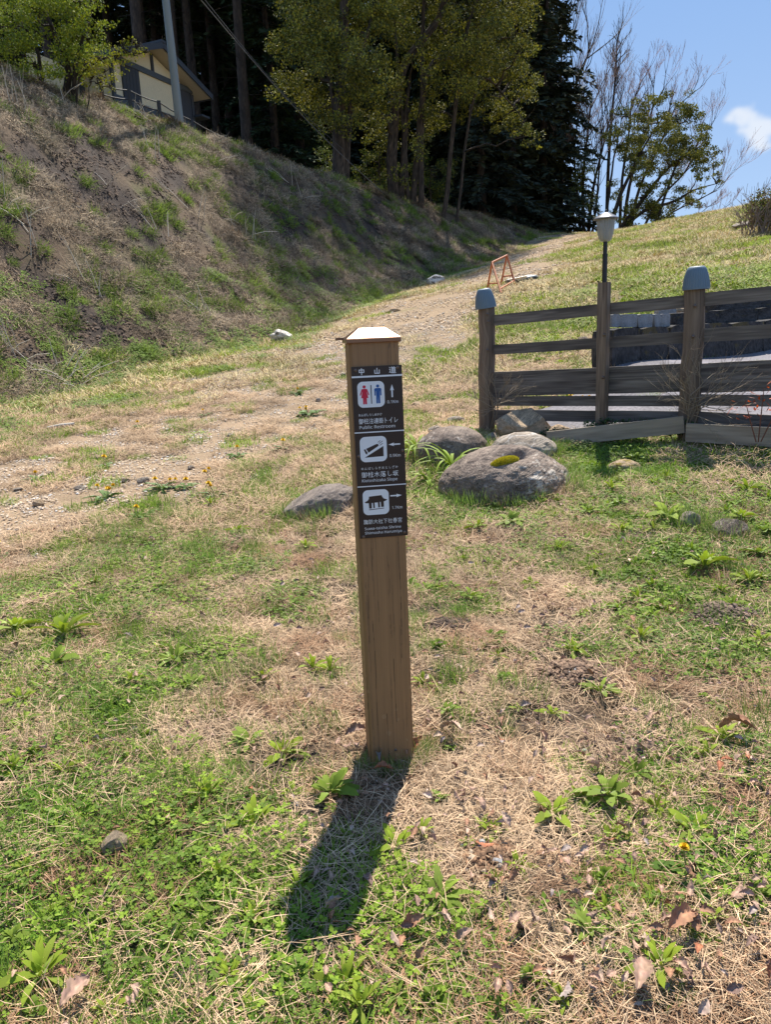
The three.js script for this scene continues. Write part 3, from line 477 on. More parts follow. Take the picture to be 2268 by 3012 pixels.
const greyRock = (seed) => (q) => mix3([0.40, 0.365, 0.32], [0.27, 0.235, 0.20], clamp(0.5 + 1.3 * fbm3(q.x * 3 + seed, q.y * 3, q.z * 3, 4)));
const whiteRock = (seed) => (q) => mix3([0.66, 0.65, 0.63], [0.22, 0.20, 0.17], smooth(0.02, 0.3, fbm3(q.x * 2.4 + seed, q.y * 2.4, q.z * 2.4, 4)));
function rock(name, label, cat, u, v, Z, size, opt, turn = 0, sink = 0.3, group) {   // u, v: middle of the foot; size: half extents in metres
  const q = Z ? at(u, v, Z) : onGround(u, v); q.y = Math.min(q.y, H(q.x, q.z) + 0.02);
  const g = stoneGeo(opt.seed, opt.det ?? 12, opt); g.scale(...size); g.computeBoundingBox();
  const m = new THREE.Mesh(g, rockMat); top(m, name, label, cat, group); m.position.copy(q); m.position.y += size[1] * (1 - 2 * sink); m.rotation.y = turn; return m;
}
{
  // the big boulder with a mossy hollow and lichen on its right shoulder
  const hole = V3(0.08, 0.86, 0.42).normalize(), e1 = V3(1, 0.05, -0.35).normalize(), up = V3().crossVectors(hole, e1).normalize();
  const lobes = (q) => { const d = q.clone().sub(hole); const a = d.dot(e1), b = d.dot(up); return 0.24 * Math.exp(-((a / 0.26) ** 2 + (b / 0.17) ** 2)) + 0.16 * Math.exp(-(((a - 0.22) / 0.14) ** 2 + ((b - 0.06) / 0.13) ** 2)); };
  const big = rock('boulder', 'large rounded dark boulder with mossy hollow and white lichen', 'boulder', 1484, 1440, 0, [0.41, 0.245, 0.33], { seed: 21, det: 62, rough: 0.045, fine: 0.016, freq: 1.25, dent: lobes, colour: andesite(4, (q) => 0.40 - 0.46 * Math.exp(-(((q.x - 0.5) / 0.5) ** 2 + ((q.y - 0.2) / 0.5) ** 2 + ((q.z - 0.75) / 0.7) ** 2)) + (q.x < -0.1 ? 0.3 : 0)) }, 0.05, 0.44);
  const R = rng(91), gb = new GB();   // moss cushion in the hollow
  for (let i = 0; i < 2600; i++) { const a = R() * 6.28, r = Math.sqrt(R()), x = Math.cos(a) * r, z = Math.sin(a) * r, y = Math.sqrt(Math.max(0, 1 - r * r)) * 0.028, k = rr(R, 0.7, 1.2), d = V3(rr(R, -0.5, 0.5) + x * 0.5, 1, rr(R, -0.5, 0.5) + z * 0.5).normalize().multiplyScalar(0.011), s = V3(R() - 0.5, 0, R() - 0.5).normalize().multiplyScalar(0.0035); gb.leaf(V3(x * 0.078, y, z * 0.031), d, s, [0.66 * k, 0.58 * k, 0.05 * k]); }
  const moss = part('moss', gb.build(), std({ vertexColors: true, roughness: 1, side: THREE.DoubleSide }), big, 'yellow green moss cushion in the hollow'); moss.userData.kind = 'stuff';
  moss.scale.setScalar(1.15); moss.position.set(-0.04, 0.172, 0.195); moss.rotation.set(0.5, 0.28, 0.05);
  const b2 = rock('boulder', 'dark rounded boulder behind strap-leaved plants left of the mossy one', 'boulder', 1330, 1345, 0, [0.285, 0.20, 0.23], { seed: 33, det: 34, rough: 0.07, fine: 0.015, freq: 1.2, colour: andesite(9, (q) => 0.5 - 0.4 * Math.exp(-(((q.x + 0.55) / 0.3) ** 2 + ((q.y - 0.6) / 0.3) ** 2))) }, 0.3, 0.42);
  const veins = (q) => { const c = greyRock(5)(q), a = Math.abs(noise3(q.x * 1.8 + 3, q.y * 1.8, q.z * 1.8)), b = Math.abs(noise3(q.x * 1.5 + 8, q.y * 1.6, q.z * 1.5)); return mix3(c, [0.5, 0.49, 0.48], smooth(0.035, 0.012, Math.min(a, b)) * 0.85); };
  rock('boulder', 'pale grey boulder with white veins behind the mossy one', 'boulder', 1536, 1346, 0, [0.24, 0.14, 0.18], { seed: 47, det: 40, rough: 0.07, fine: 0.012, freq: 1.3, colour: veins }, -0.25, 0.36);
  rock('rock', 'angular tan rock at the foot of the left fence post', 'rock', 1535, 1295, 0, [0.25, 0.16, 0.17], { seed: 58, det: 30, rough: 0.12, fine: 0.03, freq: 1.6, facets: 9, colour: tanRock(3) }, 0.2, 0.16);
  rock('rock', 'small block-shaped grey brown stone right of the tan rock', 'rock', 1642, 1283, 0, [0.1, 0.06, 0.075], { seed: 63, det: 16, rough: 0.08, fine: 0.03, facets: 8, colour: tanRock(8) }, 0.3, 0.12);
  rock('rock', 'small dark stone wedged between the boulders and fence post', 'rock', 1448, 1305, 0, [0.065, 0.05, 0.06], { seed: 71, det: 14, rough: 0.15, facets: 6, colour: greyRock(2) }, 0.9, 0.2);
  rock('rock', 'small lichen-spotted stone left behind the dark boulder', 'rock', 1283, 1275, 0, [0.07, 0.045, 0.05], { seed: 74, det: 14, rough: 0.15, facets: 6, colour: greyRock(6) }, 0.2, 0.2);
  rock('rock', 'smooth pale flat stone on gravel behind the dark boulder', 'rock', 1341, 1246, 0, [0.09, 0.045, 0.055], { seed: 77, det: 14, rough: 0.1, colour: greyRock(7) }, 0.2, 0.2);
  rock('boulder', 'low half-buried grey boulder showing left behind the signpost', 'boulder', 955, 1508, 0, [0.245, 0.14, 0.15], { seed: 83, det: 34, rough: 0.09, fine: 0.02, facets: 3, colour: (q) => mix3(andesite(14)(q), [0.3, 0.275, 0.26], 0.35) }, 0.25, 0.40).rotation.z = 0.12;
  rock('rock', 'pale grey stone in the green weeds at right', 'rock', 2028, 1552, 0, [0.062, 0.055, 0.05], { seed: 88, det: 16, rough: 0.14, facets: 4, colour: greyRock(9) }, 0.5, 0.2);
  rock('rock', 'dark mottled stone in the green weeds at right', 'rock', 2146, 1578, 0, [0.085, 0.065, 0.06], { seed: 95, det: 18, rough: 0.14, facets: 3, colour: andesite(30, () => 0.25) }, -0.3, 0.25);
  rock('rock', 'ochre mossy stone in the weeds right of the boulder', 'rock', 1840, 1378, 0, [0.11, 0.05, 0.08], { seed: 97, det: 16, rough: 0.12, colour: (q) => mix3(tanRock(12)(q), [0.25, 0.2, 0.04], smooth(0, 0.3, fbm3(q.x * 2, q.y * 2, q.z * 2, 3))) }, 0, 0.42);
  rock('rock', 'small angular buff stone in the foreground clover', 'rock', 338, 2508, 0, [0.032, 0.036, 0.026], { seed: 101, det: 16, rough: 0.14, facets: 7, colour: (q) => mix3(tanRock(1)(q), [0.5, 0.42, 0.31], 0.5) }, 0.4, 0.12);
  rock('rock', 'white mottled rock at the foot of the bank', 'rock', 828, 1003, 0, [0.19, 0.115, 0.14], { seed: 104, det: 22, rough: 0.22, fine: 0.03, facets: 3, colour: whiteRock(2) }, 0.2, 0.12);
  rock('rock', 'white rock farther up the path by the bank foot', 'rock', 1281, 836, 0, [0.24, 0.13, 0.16], { seed: 108, det: 20, rough: 0.2, fine: 0.03, facets: 3, colour: whiteRock(5) }, 0.2, 0.12);
  rock('rock', 'brown flat stone lying where the bank meets the path', 'rock', 1156, 918, 0, [0.17, 0.06, 0.09], { seed: 111, det: 14, rough: 0.16, facets: 4, colour: tanRock(5) }, -0.3, 0.25);
  const stones = [[113, 1487, 0.05, 0.032], [420, 1420, 0.05, 0.03], [677, 1288, 0.045, 0.03], [718, 1281, 0.06, 0.02], [560, 1380, 0.03, 0.02], [235, 1441, 0.04, 0.024], [430, 1213, 0.04, 0.028], [391, 1220, 0.05, 0.024], [890, 1352, 0.05, 0.012], [287, 1349, 0.03, 0.02], [50, 1443, 0.04, 0.015], [936, 1180, 0.035, 0.024], [1225, 1195, 0.06, 0.035], [1103, 1012, 0.05, 0.04], [1010, 1105, 0.05, 0.03], [372, 1417, 0.045, 0.022], [150, 1396, 0.04, 0.02]];
  const whereG = ['nearest the left edge', 'beside the three-bloom dandelion', 'in the middle, upright of two', 'in the middle, flat of two', 'left of the middle pair', 'between two dandelion clumps', 'high by the grass edge', 'flat by the grass edge', 'flush with the ground by the signpost', 'behind the lone dandelion', 'low and flat at far left', 'just left of the sign cap', 'right of the sign panel', 'far back left of the cap', 'behind the signpost head', 'touching the grey dandelion stone', 'above the leftmost stone'], R2 = rng(12); stones.forEach(([u, v, s, h], i) => rock('path_stone', (i % 3 ? 'grey' : 'tan') + ' loose stone on the gravel ' + whereG[i], 'stone', u, v, 0, [s, h, s * 0.75], { seed: 120 + i, det: 8, rough: 0.16, facets: 5, colour: i % 3 ? greyRock(i) : tanRock(i) }, R2() * 6, 0.2, 'loose stones on the gravel path'));
}

// ---------- retaining wall behind the drive ----------
{
  const w = thing('retaining_wall', 'low stepped retaining wall of dark mossy blocks behind the fence', 'wall');
  const mats = [0, 1, 2].map((s) => std({ map: noiseTex(256, 256, (u, v) => { const k = 0.24 + 0.12 * tile(u, v, 6, (x, y) => fbm2(x + s * 9, y, 4)) + 0.09 * tile(u, v, 28, (x, y) => noise2(x + s * 5, y * 0.5)), m = smooth(0.12, 0.4, tile(u, v, 5, (x, y) => fbm2(x - s * 7, y, 4)) + (v - 0.5) * 0.25); return mix3([k, k * 0.95, k * 0.93], [0.40, 0.33, 0.13], m * 0.5); }), roughness: 0.95, bumpMap: rockBump, bumpScale: 0.012 }));
  const R = rng(5);
  const geos = [0, 1, 2].map((i) => { const g = new THREE.BoxGeometry(1, 1, 1, 5, 4, 3), p = g.attributes.position; for (let k = 0; k < p.count; k++) { const x = p.getX(k), y = p.getY(k), z = p.getZ(k), e = 1 - 0.06 * smooth(0.75, 1.0, Math.max(Math.abs(x), 0) + Math.max(Math.abs(y), 0)); p.setXYZ(k, x * e + 0.02 * noise3(x * 3 + i, y * 3, z * 3), y * e + 0.035 * noise3(x * 4, y * 3 + i, z * 3), z + 0.06 * noise3(x * 4, y * 4, z + i * 3)); } g.computeVertexNormals(); return g; });
  const course = (a, b, n, y0, y1, dep) => { for (let i = 0; i < n; i++) { const A = a.clone().lerp(b, i / n), B = a.clone().lerp(b, (i + 1) / n), L = A.distanceTo(B), m = part('block', geos[i % 3], mats[Math.floor(R() * 3)], w); between(m, A, B, V3(0, 0, 1)); m.position.y += (y0 + y1) / 2; m.scale.set(L * 0.985, (y1 - y0) * rr(R, 0.96, 1.02), dep * rr(R, 0.92, 1.05)); } };
  const a0 = at(1770, 1071, 7.62), a1 = at(2010, 1049, 8.15), a2 = at(2480, 1006, 9.3), dn = V3(0, -0.12, 0), back = (p, d, h = 0) => p.clone().add(V3(-0.2 * d, h, -d));
  course(a0.clone().add(dn), a1.clone().add(dn), 3, 0, 0.46, 0.3); course(a1.clone().add(dn), a2.clone().add(dn), 5, 0, 0.45, 0.3);
  const b0 = at(1962, 975, 8.3), b1 = at(2500, 935, 9.75);
  course(b0.clone().add(V3(0, -0.04, 0)), b1.clone().add(V3(0, -0.04, 0)), 5, 0, 0.235, 0.3);
  const c0 = at(2085, 930, 8.85), c1 = at(2520, 880, 10.1);
  course(c0.clone().add(V3(0, -0.03, 0)), c1.clone().add(V3(0, -0.03, 0)), 4, 0, 0.2, 0.3);
  const e0 = at(2205, 887, 9.5), e1 = at(2540, 840, 10.6); course(e0.clone().add(V3(0, -0.05, 0)), e1.clone().add(V3(0, -0.05, 0)), 3, 0, 0.13, 0.3);
  // loose grey kerb blocks standing on the lowest step
  const grey = std({ map: noiseTex(128, 128, (u, v) => { const k = 0.55 + 0.1 * tile(u, v, 4, (x, y) => fbm2(x, y, 4)) + 0.08 * tile(u, v, 30); return [k, k, k * 1.0]; }), roughness: 0.9, bumpMap: rockBump, bumpScale: 0.004 });
  [[1790, 1815, 'narrow'], [1817, 1866, 'wide'], [1868, 1911, 'square'], [1914, 1932, 'thin'], [1934, 1961, 'short']].forEach(([u0, u1, kind], i) => { const A = at(u0, 963, 7.78 + i * 0.06), B = at(u1, 961, 7.8 + i * 0.06), m = new THREE.Mesh(geos[i % 3], grey); top(m, 'kerb_block', kind + ' grey concrete block, number ' + ['one', 'two', 'three', 'four', 'five'][i] + ' from left on the mossy wall step', 'block', 'grey blocks on the wall step'); between(m, A, B, V3(0, 0, 1)); m.position.y += 0.062; m.scale.set(A.distanceTo(B), 0.125 + 0.004 * i, 0.14); });
  const q = at(1958, 925, 8.7), m = new THREE.Mesh(geos[1], grey); top(m, 'kerb_block', 'grey concrete block lying higher up behind the upper rail', 'block', 'grey blocks on the wall step'); m.position.copy(q); m.scale.set(0.2, 0.13, 0.14);
  rock('rock', 'rounded tan cobble on the wall beside the right post', 'rock', 2005, 918, 8.75, [0.075, 0.05, 0.06], { seed: 203, det: 12, rough: 0.1, colour: tanRock(4) }, 0, 0).position.copy(at(2006, 913, 8.72));
  rock('rock', 'grey round stone of the pair at the left wall end', 'rock', 1712, 990, 7.9, [0.08, 0.06, 0.07], { seed: 207, det: 12, rough: 0.12, colour: andesite(5) }, 0, 0).position.copy(onGround(1718, 1010, 6, 30).add(V3(0, 0.03, 0)));
  rock('rock', 'pale flat stone next to the round stone at wall end', 'rock', 1750, 990, 7.9, [0.09, 0.05, 0.08], { seed: 208, det: 12, rough: 0.12, colour: tanRock(6) }, 0, 0).position.copy(onGround(1748, 1012, 6, 30).add(V3(0, 0.03, 0)));
}
// ---------- folding sign frame and its fallen panel ----------
{
  const g = (u, v) => onGround(u, v, 6, 30), lf = g(1475, 863), lb = g(1434, 851), rf = g(1516, 838), rb = g(1473, 842);
  const zl = -(lf.z + lb.z) / 2, zr = -(rf.z + rb.z) / 2, tl = at(1448, 772, zl), trr = at(1492, 751, zr), o = thing('folding_sign_frame', 'orange painted steel folding frame standing on the gravel path', 'frame', null);
  const bar = (a, b, r = 0.016, n = 'bar') => part(n, new GB().tube([a, a.clone().lerp(b, 0.5), b], [r, r, r], 8, [1, 1, 1]).build(), M.orange, o);
  bar(tl, lf, 0.019, 'leg'); bar(tl, lb, 0.019, 'leg'); bar(trr, rf, 0.019, 'leg'); bar(trr, rb, 0.019, 'leg'); bar(tl, trr, 0.019, 'top_rail');
  bar(tl.clone().lerp(lf, 0.68), tl.clone().lerp(lb, 0.78), 0.014, 'cross_bar'); bar(trr.clone().lerp(rf, 0.68), trr.clone().lerp(rb, 0.68), 0.014, 'cross_bar'); bar(tl.clone().lerp(lf, 0.86), trr.clone().lerp(rf, 0.86), 0.014, 'lower_rail'); bar(tl.clone().lerp(lb, 0.95), trr.clone().lerp(rb, 0.95), 0.014, 'lower_rail');
  const p = thing('fallen_sign_panel', 'pale weathered sign panel lying on the path beside the orange frame', 'panel'), c = g(1535, 829), tb = part('board', plank(0.52, 0.02, 0.3, 4), std({ color: lin(0.55, 0.56, 0.54), roughness: 0.7 }), p);
  tb.position.copy(c).add(V3(0, 0.075, 0)); tb.rotation.set(0.1, 0.35, 0.12);
  const fr = part('rim', plank(0.56, 0.05, 0.34, 5), std({ color: lin(0.03, 0.035, 0.035), roughness: 0.6 }), p); fr.position.copy(c).add(V3(0.01, 0.035, -0.005)); fr.rotation.copy(tb.rotation);
  const ws = part('strip', plank(0.36, 0.02, 0.05, 6), std({ color: lin(0.5, 0.36, 0.2), roughness: 0.8 }), p); ws.position.copy(c).add(V3(-0.1, 0.06, 0.19)); ws.rotation.copy(tb.rotation);
}
// ---------- the house, its railing, the pole and its cables ----------
const hDir = V3(0.395, 0, -0.919).normalize(), hNor = V3(0.919, 0, 0.395).normalize(), apex = at(475, 130, 23);
{
  const wallTex = noiseTex(256, 256, (u, v) => { const k = 0.80 + 0.03 * tile(u, v, 3, (x, y) => fbm2(x, y, 4)) + 0.03 * tile(u, v, 60); return [k * 1.03, k * 0.955, k * 0.79]; });
  const cream = std({ map: wallTex, roughness: 0.92 }), soffit = std({ color: lin(0.44, 0.39, 0.32), roughness: 0.9 }), timber = std({ color: lin(0.035, 0.038, 0.045), roughness: 0.75 }), beamM = std({ color: lin(0.06, 0.07, 0.08), roughness: 0.7 }), roofM = std({ color: lin(0.035, 0.042, 0.055), roughness: 0.65 }), plinth = std({ color: lin(0.42, 0.41, 0.39), roughness: 0.95 });
  const h = thing('public_toilet_house', 'cream walled gabled building with dark timber and blue grey roof behind the bank', 'building', apex);
  h.quaternion.setFromRotationMatrix(new THREE.Matrix4().makeBasis(hDir, V3(0, 1, 0), hNor));   // x along the gable wall, z out of it, ridge at the origin
  const box = (name, x0, x1, y0, y1, z0, z1, mat, parent = h) => { const m = part(name, new THREE.BoxGeometry(x1 - x0, y1 - y0, z1 - z0), mat, parent); m.position.set((x0 + x1) / 2, (y0 + y1) / 2, (z0 + z1) / 2); return m; };
  const hw = 1.75, sl = 0.36, floor = -2.9, W0 = -0.42, depth = 6, ceil = (x) => -0.14 - Math.abs(x) * sl;
  // the gable wall and the two long walls
  const sh = new THREE.Shape([[-hw, floor], [hw, floor], [hw, ceil(hw)], [0, ceil(0)], [-hw, ceil(hw)]].map(([x, y]) => new THREE.Vector2(x, y)));
  const gw = part('wall', new THREE.ExtrudeGeometry(sh, { depth: 0.14, bevelEnabled: false }), cream, h); gw.position.z = W0 - 0.14;
  box('wall', hw - 0.14, hw, floor, ceil(hw), W0 - depth, W0 - 0.141, cream); box('wall', -hw, -hw + 0.14, floor, ceil(hw), W0 - depth, W0 - 0.141, cream);
  box('plinth', -hw - 0.03, hw + 0.03, floor - 0.3, floor + 1.12, W0 - depth, W0 + 0.04, plinth);
  // roof: two slabs with barge boards and pale undersides
  for (const s of [-1, 1]) {
    const L = 2.16 * Math.hypot(1, sl), a = -Math.atan(sl) * s, mk = (name, y, t, z0, z1, mat, par = h) => { const m = part(name, new THREE.BoxGeometry(L, t, z1 - z0), mat, par); m.rotation.z = a; m.position.set(s * 1.08, -1.08 * sl + y, (z0 + z1) / 2); return m; };
    const r = mk('roof', 0.02, 0.06, -7, 0.02, roofM); mk('soffit', -0.055, 0.03, -6.9, -0.03, soffit);
    const bb = mk('barge_board', -0.03, 0.15, 0.021, 0.06, roofM);
    box('fascia', s > 0 ? 2.15 : -2.19, s > 0 ? 2.19 : -2.15, -2.16 * sl - 0.1, -2.16 * sl + 0.04, -7, 0.05, roofM);
  }
  box('ridge_cap', -0.09, 0.09, 0.03, 0.09, -7, 0.07, roofM);
  // timbers on the gable: tie beam, king post, corner posts; dark door and board panels, base rail
  box('tie_beam', -hw, hw, -0.76, -0.62, W0, W0 + 0.05, beamM); box('king_post', -0.045, 0.045, -0.62, -0.17, W0, W0 + 0.045, timber); box('corner_post', hw - 0.1, hw + 0.012, floor, ceil(hw) - 0.02, W0, W0 + 0.055, timber); box('corner_post', -hw - 0.012, -hw + 0.1, floor, ceil(hw) - 0.02, W0, W0 + 0.055, timber);
  const d = box('door_panel', -1.32, -0.62, floor + 1.1, -0.762, W0, W0 + 0.03, timber); for (let i = 0; i < 5; i++) box('board', -0.34 + i * 0.135, -0.34 + i * 0.135 + 0.125, -0.5, 0.5, 0.015, 0.024, timber, d);
  box('board_panel', 1.18, hw - 0.1, floor + 1.1, -0.762, W0, W0 + 0.03, timber); box('eave_return', 1.7, 2.1, -1.42, -1.36, W0 - 0.6, W0 + 0.35, roofM); box('base_rail', -hw, hw, -1.78, -1.6, W0 + 0.001, W0 + 0.06, beamM);
  box('porch_wall', -3.3, -1.9, floor, -0.9, W0 - 1.2, W0 - 1.0, cream); box('porch_post', -1.95, -1.85, floor, -0.8, W0 - 0.9, W0 - 0.8, timber);
}
{ // dark railing along the top of the bank
  const f = thing('bank_railing', 'dark railing of posts and thin bars along the bank top', 'railing'), dark = std({ color: lin(0.03, 0.03, 0.032), roughness: 0.7 });
  const posts = [[300, 285, 20.3], [382, 300, 21.0], [469, 333, 21.9], [566, 385, 23.2], [660, 432, 24.6], [760, 472, 26.5]].map(([u, v, Z]) => at(u, v, Z)), tops = posts.map((p) => p.clone().add(V3(0, 0.3, 0)));
  posts.forEach((p, i) => { const y = H(p.x, p.z) - 0.1, hgt = tops[i].y - y, m = part('post', new THREE.BoxGeometry(0.09, hgt, 0.09), dark, f); m.position.set(p.x, y + hgt / 2, p.z); m.rotation.y = 0.4; });
  for (let i = 0; i < tops.length - 1; i++) for (const dy of [-0.03, -0.24]) part('bar', new GB().tube([0, 0.33, 0.66, 1].map((k) => tops[i].clone().lerp(tops[i + 1], k).add(V3(0, dy - 0.03 * Math.sin(k * Math.PI), 0))), [0.017, 0.017, 0.017, 0.017], 6, [1, 1, 1]).build(), dark, f);
}
{
  const b = at(530, 385, 21.2), t = at(487, 0, 20.4), dir = t.clone().sub(b), up = V3(dir.x, dir.y, dir.z), p = thing('utility_pole', 'blue grey steel utility pole standing on the bank top', 'pole', null), pts = [], rad = [];
  for (let k = 0; k <= 8; k++) { pts.push(b.clone().addScaledVector(up, -0.06 + k / 8 * 1.9)); rad.push(lerp(0.112, 0.075, k / 8)); }
  part('shaft', new GB().tube(pts, rad, 24, [1, 1, 1]).build(), M.poleMetal, p);
  const j = b.clone().addScaledVector(up, 0.545); part('joint_collar', new GB().tube([j, j.clone().addScaledVector(up.clone().normalize(), 0.05)], [0.103, 0.102], 24, [1, 1, 1]).build(), M.poleMetal, p);
  const tip = b.clone().addScaledVector(up, 1.8);
  // stay wires from the pole head down to the right
  [['thin pale overhead cable sloping down behind the trees', [590, 0, 22.5], [1130, 570, 27.5], 0.014, M.paleCable], ['thicker dark overhead cable just above the pale one', [602, 0, 22.4], [1010, 440, 27.0], 0.012, M.cable]].forEach(([l, a, e, r, m]) => { const A = at(...a), E = at(...e), pts2 = [tip]; for (let k = 0; k <= 10; k++) pts2.push(A.clone().lerp(E, k / 10).add(V3(0, -0.25 * Math.sin(k / 10 * Math.PI), 0))); const o = new THREE.Mesh(new GB().tube(pts2, pts2.map(() => r), 5, [1, 1, 1]).build(), m); top(o, 'overhead_cable', l, 'cable', 'cables from the pole'); });
}

// ---------- grass, clover, gravel and litter: what nobody could count ----------
const Mg = {
  straw: std({ vertexColors: true, roughness: 0.85, side: THREE.DoubleSide }),
  green: phys({ vertexColors: true, roughness: 1, specularIntensity: 0.25, transmission: 0.4, thickness: 0, side: THREE.DoubleSide }),
  weed: phys({ vertexColors: true, roughness: 0.8, specularIntensity: 0.4, transmission: 0.42, thickness: 0, side: THREE.DoubleSide }),
  dead: std({ vertexColors: true, roughness: 0.85, side: THREE.DoubleSide }),
  pebble: std({ vertexColors: true, roughness: 0.95, flatShading: true }),
};
function tuft(seed, n, { len = [0.05, 0.11], w = 0.0011, lean = [0.9, 1.5], spread = 0.03, curl = 0.6, c0, c1, vary = 0.25, lift = 0.004, segs = 3 }) {
  const R = rng(seed), gb = new GB();
  for (let i = 0; i < n; i++) {
    const az = R() * 6.283, L = rr(R, ...len), th = rr(R, ...lean), side = V3(-Math.sin(az), rr(R, -0.3, 0.3), Math.cos(az)).normalize(), p = V3(rr(R, -spread, spread), lift * R(), rr(R, -spread, spread)), pts = [p.clone()], ws = [w];
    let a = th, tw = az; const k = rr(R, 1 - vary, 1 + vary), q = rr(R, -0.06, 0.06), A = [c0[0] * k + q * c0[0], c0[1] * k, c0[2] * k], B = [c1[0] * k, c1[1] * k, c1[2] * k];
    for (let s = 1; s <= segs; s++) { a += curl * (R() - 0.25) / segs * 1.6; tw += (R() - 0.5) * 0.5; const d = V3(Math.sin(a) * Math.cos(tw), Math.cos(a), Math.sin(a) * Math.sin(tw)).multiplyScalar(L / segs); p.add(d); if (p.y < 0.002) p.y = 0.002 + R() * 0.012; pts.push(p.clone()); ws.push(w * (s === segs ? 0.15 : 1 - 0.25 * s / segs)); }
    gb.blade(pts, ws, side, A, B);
  }
  return gb.build();
}
// scatters patches on a jittered grid; place(x, z, R) gives [scale, colour] or nothing
const dummy = new THREE.Object3D(), tint = new THREE.Color();
function scatter(name, label, cat, geos, mat, [z0, z1, step, k = 0.62, m = 0.5], seed, place, tilt = 0.1) {
  const R = rng(seed), lists = geos.map(() => []);
  for (let Z = z0; Z < z1; Z += step) { const half = k * Z + m; for (let X = -half; X < half; X += step) { const x = X + R() * step, z = -Z - R() * step, q = place(x, z, R); if (q) lists[Math.floor(R() * geos.length)].push([x, z, q[0], q[1], R() * 6.283, (R() - 0.5) * tilt, (R() - 0.5) * tilt, q[2] ?? 0]); } }
  lists.forEach((L, i) => {
    if (!L.length) return;
    const o = new THREE.InstancedMesh(geos[i], mat, L.length);
    L.forEach(([x, z, s, c, ry, rx, rz, dy], n) => { dummy.position.set(x, H(x, z) + dy, z); const g = slopeOf(x, z); dummy.rotation.set(rx + g[1], ry, rz + g[0], 'XZY'); dummy.scale.setScalar(s); dummy.updateMatrix(); o.setMatrixAt(n, dummy.matrix); o.setColorAt(n, tint.setRGB(...c)); });
    stuff(o, numbered(name), label, cat);
  });
}
function slopeOf(x, z) { const e = 0.14; return [Math.atan((H(x + e, z) - H(x - e, z)) / (2 * e)), -Math.atan((H(x, z + e) - H(x, z - e)) / (2 * e))]; }
const shade = (R, c, v = 0.2) => { const k = rr(R, 1 - v, 1 + v); return [c[0] * k, c[1] * k, c[2] * k]; };
const bare = (x, z) => fbm2(x * 3.1, z * 3.1, 4);   // where the soil shows
const STRAW = [[0.58, 0.41, 0.25], [0.31, 0.205, 0.12]], GREENS = [[0.14, 0.235, 0.02], [0.26, 0.385, 0.04]];
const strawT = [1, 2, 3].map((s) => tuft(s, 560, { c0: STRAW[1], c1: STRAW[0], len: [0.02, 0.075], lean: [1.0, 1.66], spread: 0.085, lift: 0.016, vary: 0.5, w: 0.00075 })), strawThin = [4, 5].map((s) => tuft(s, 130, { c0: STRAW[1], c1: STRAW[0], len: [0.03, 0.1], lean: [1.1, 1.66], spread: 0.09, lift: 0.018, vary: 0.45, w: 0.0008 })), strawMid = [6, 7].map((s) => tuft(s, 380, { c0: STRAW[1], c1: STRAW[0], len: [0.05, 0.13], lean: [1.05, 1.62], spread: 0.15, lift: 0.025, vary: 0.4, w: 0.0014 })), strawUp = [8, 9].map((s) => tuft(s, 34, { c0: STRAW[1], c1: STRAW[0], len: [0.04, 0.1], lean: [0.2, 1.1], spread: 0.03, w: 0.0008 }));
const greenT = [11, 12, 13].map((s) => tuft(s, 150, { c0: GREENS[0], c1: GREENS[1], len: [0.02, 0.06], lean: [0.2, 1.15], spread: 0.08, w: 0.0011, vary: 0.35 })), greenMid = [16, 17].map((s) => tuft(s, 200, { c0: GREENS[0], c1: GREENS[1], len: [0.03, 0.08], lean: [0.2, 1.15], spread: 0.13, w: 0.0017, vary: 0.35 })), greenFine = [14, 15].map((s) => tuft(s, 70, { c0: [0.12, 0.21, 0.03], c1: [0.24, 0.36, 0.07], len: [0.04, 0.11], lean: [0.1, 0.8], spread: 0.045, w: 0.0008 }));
function clover(seed, n, spread, size, c, tall = 0.03) { const R = rng(seed), gb = new GB(); for (let i = 0; i < n; i++) { const x = rr(R, -spread, spread), z = rr(R, -spread, spread), y = rr(R, 0.006, tall), k = rr(R, 0.7, 1.35), C = [c[0] * k, c[1] * k, c[2] * k], b = R() * 6.28, tx = rr(R, -0.5, 0.5), tz = rr(R, -0.5, 0.5); for (let l = 0; l < 3; l++) { const q = b + l * 2.094, d = V3(Math.cos(q), tx * Math.cos(q) + tz * Math.sin(q) + 0.15, Math.sin(q)).multiplyScalar(size * rr(R, 0.8, 1.2)), s = V3(-Math.sin(q), 0, Math.cos(q)).multiplyScalar(size * 0.48); gb.leaf(V3(x, y, z), d, s, C, 0.2); } } return gb.build(); }
const cloverT = [1, 2, 3].map((s) => clover(s, 130, 0.09, 0.006, [0.07, 0.15, 0.012])), creepT = [4, 5].map((s) => clover(s, 80, 0.09, 0.0085, [0.13, 0.215, 0.018])), creepFar = [6, 7].map((s) => clover(s, 200, 0.22, 0.02, [0.165, 0.25, 0.02], 0.07));
const notBuilt = (x, z) => !onAsphalt(x, z);
const lawn = (x, z) => (notBuilt(x, z) && bankOf(x, z)[0] < 0.05 ? 1 - 0.82 * smooth(0.2, 0.8, pathAt(x, z)) : 0);
const W1 = [1, 1, 1];
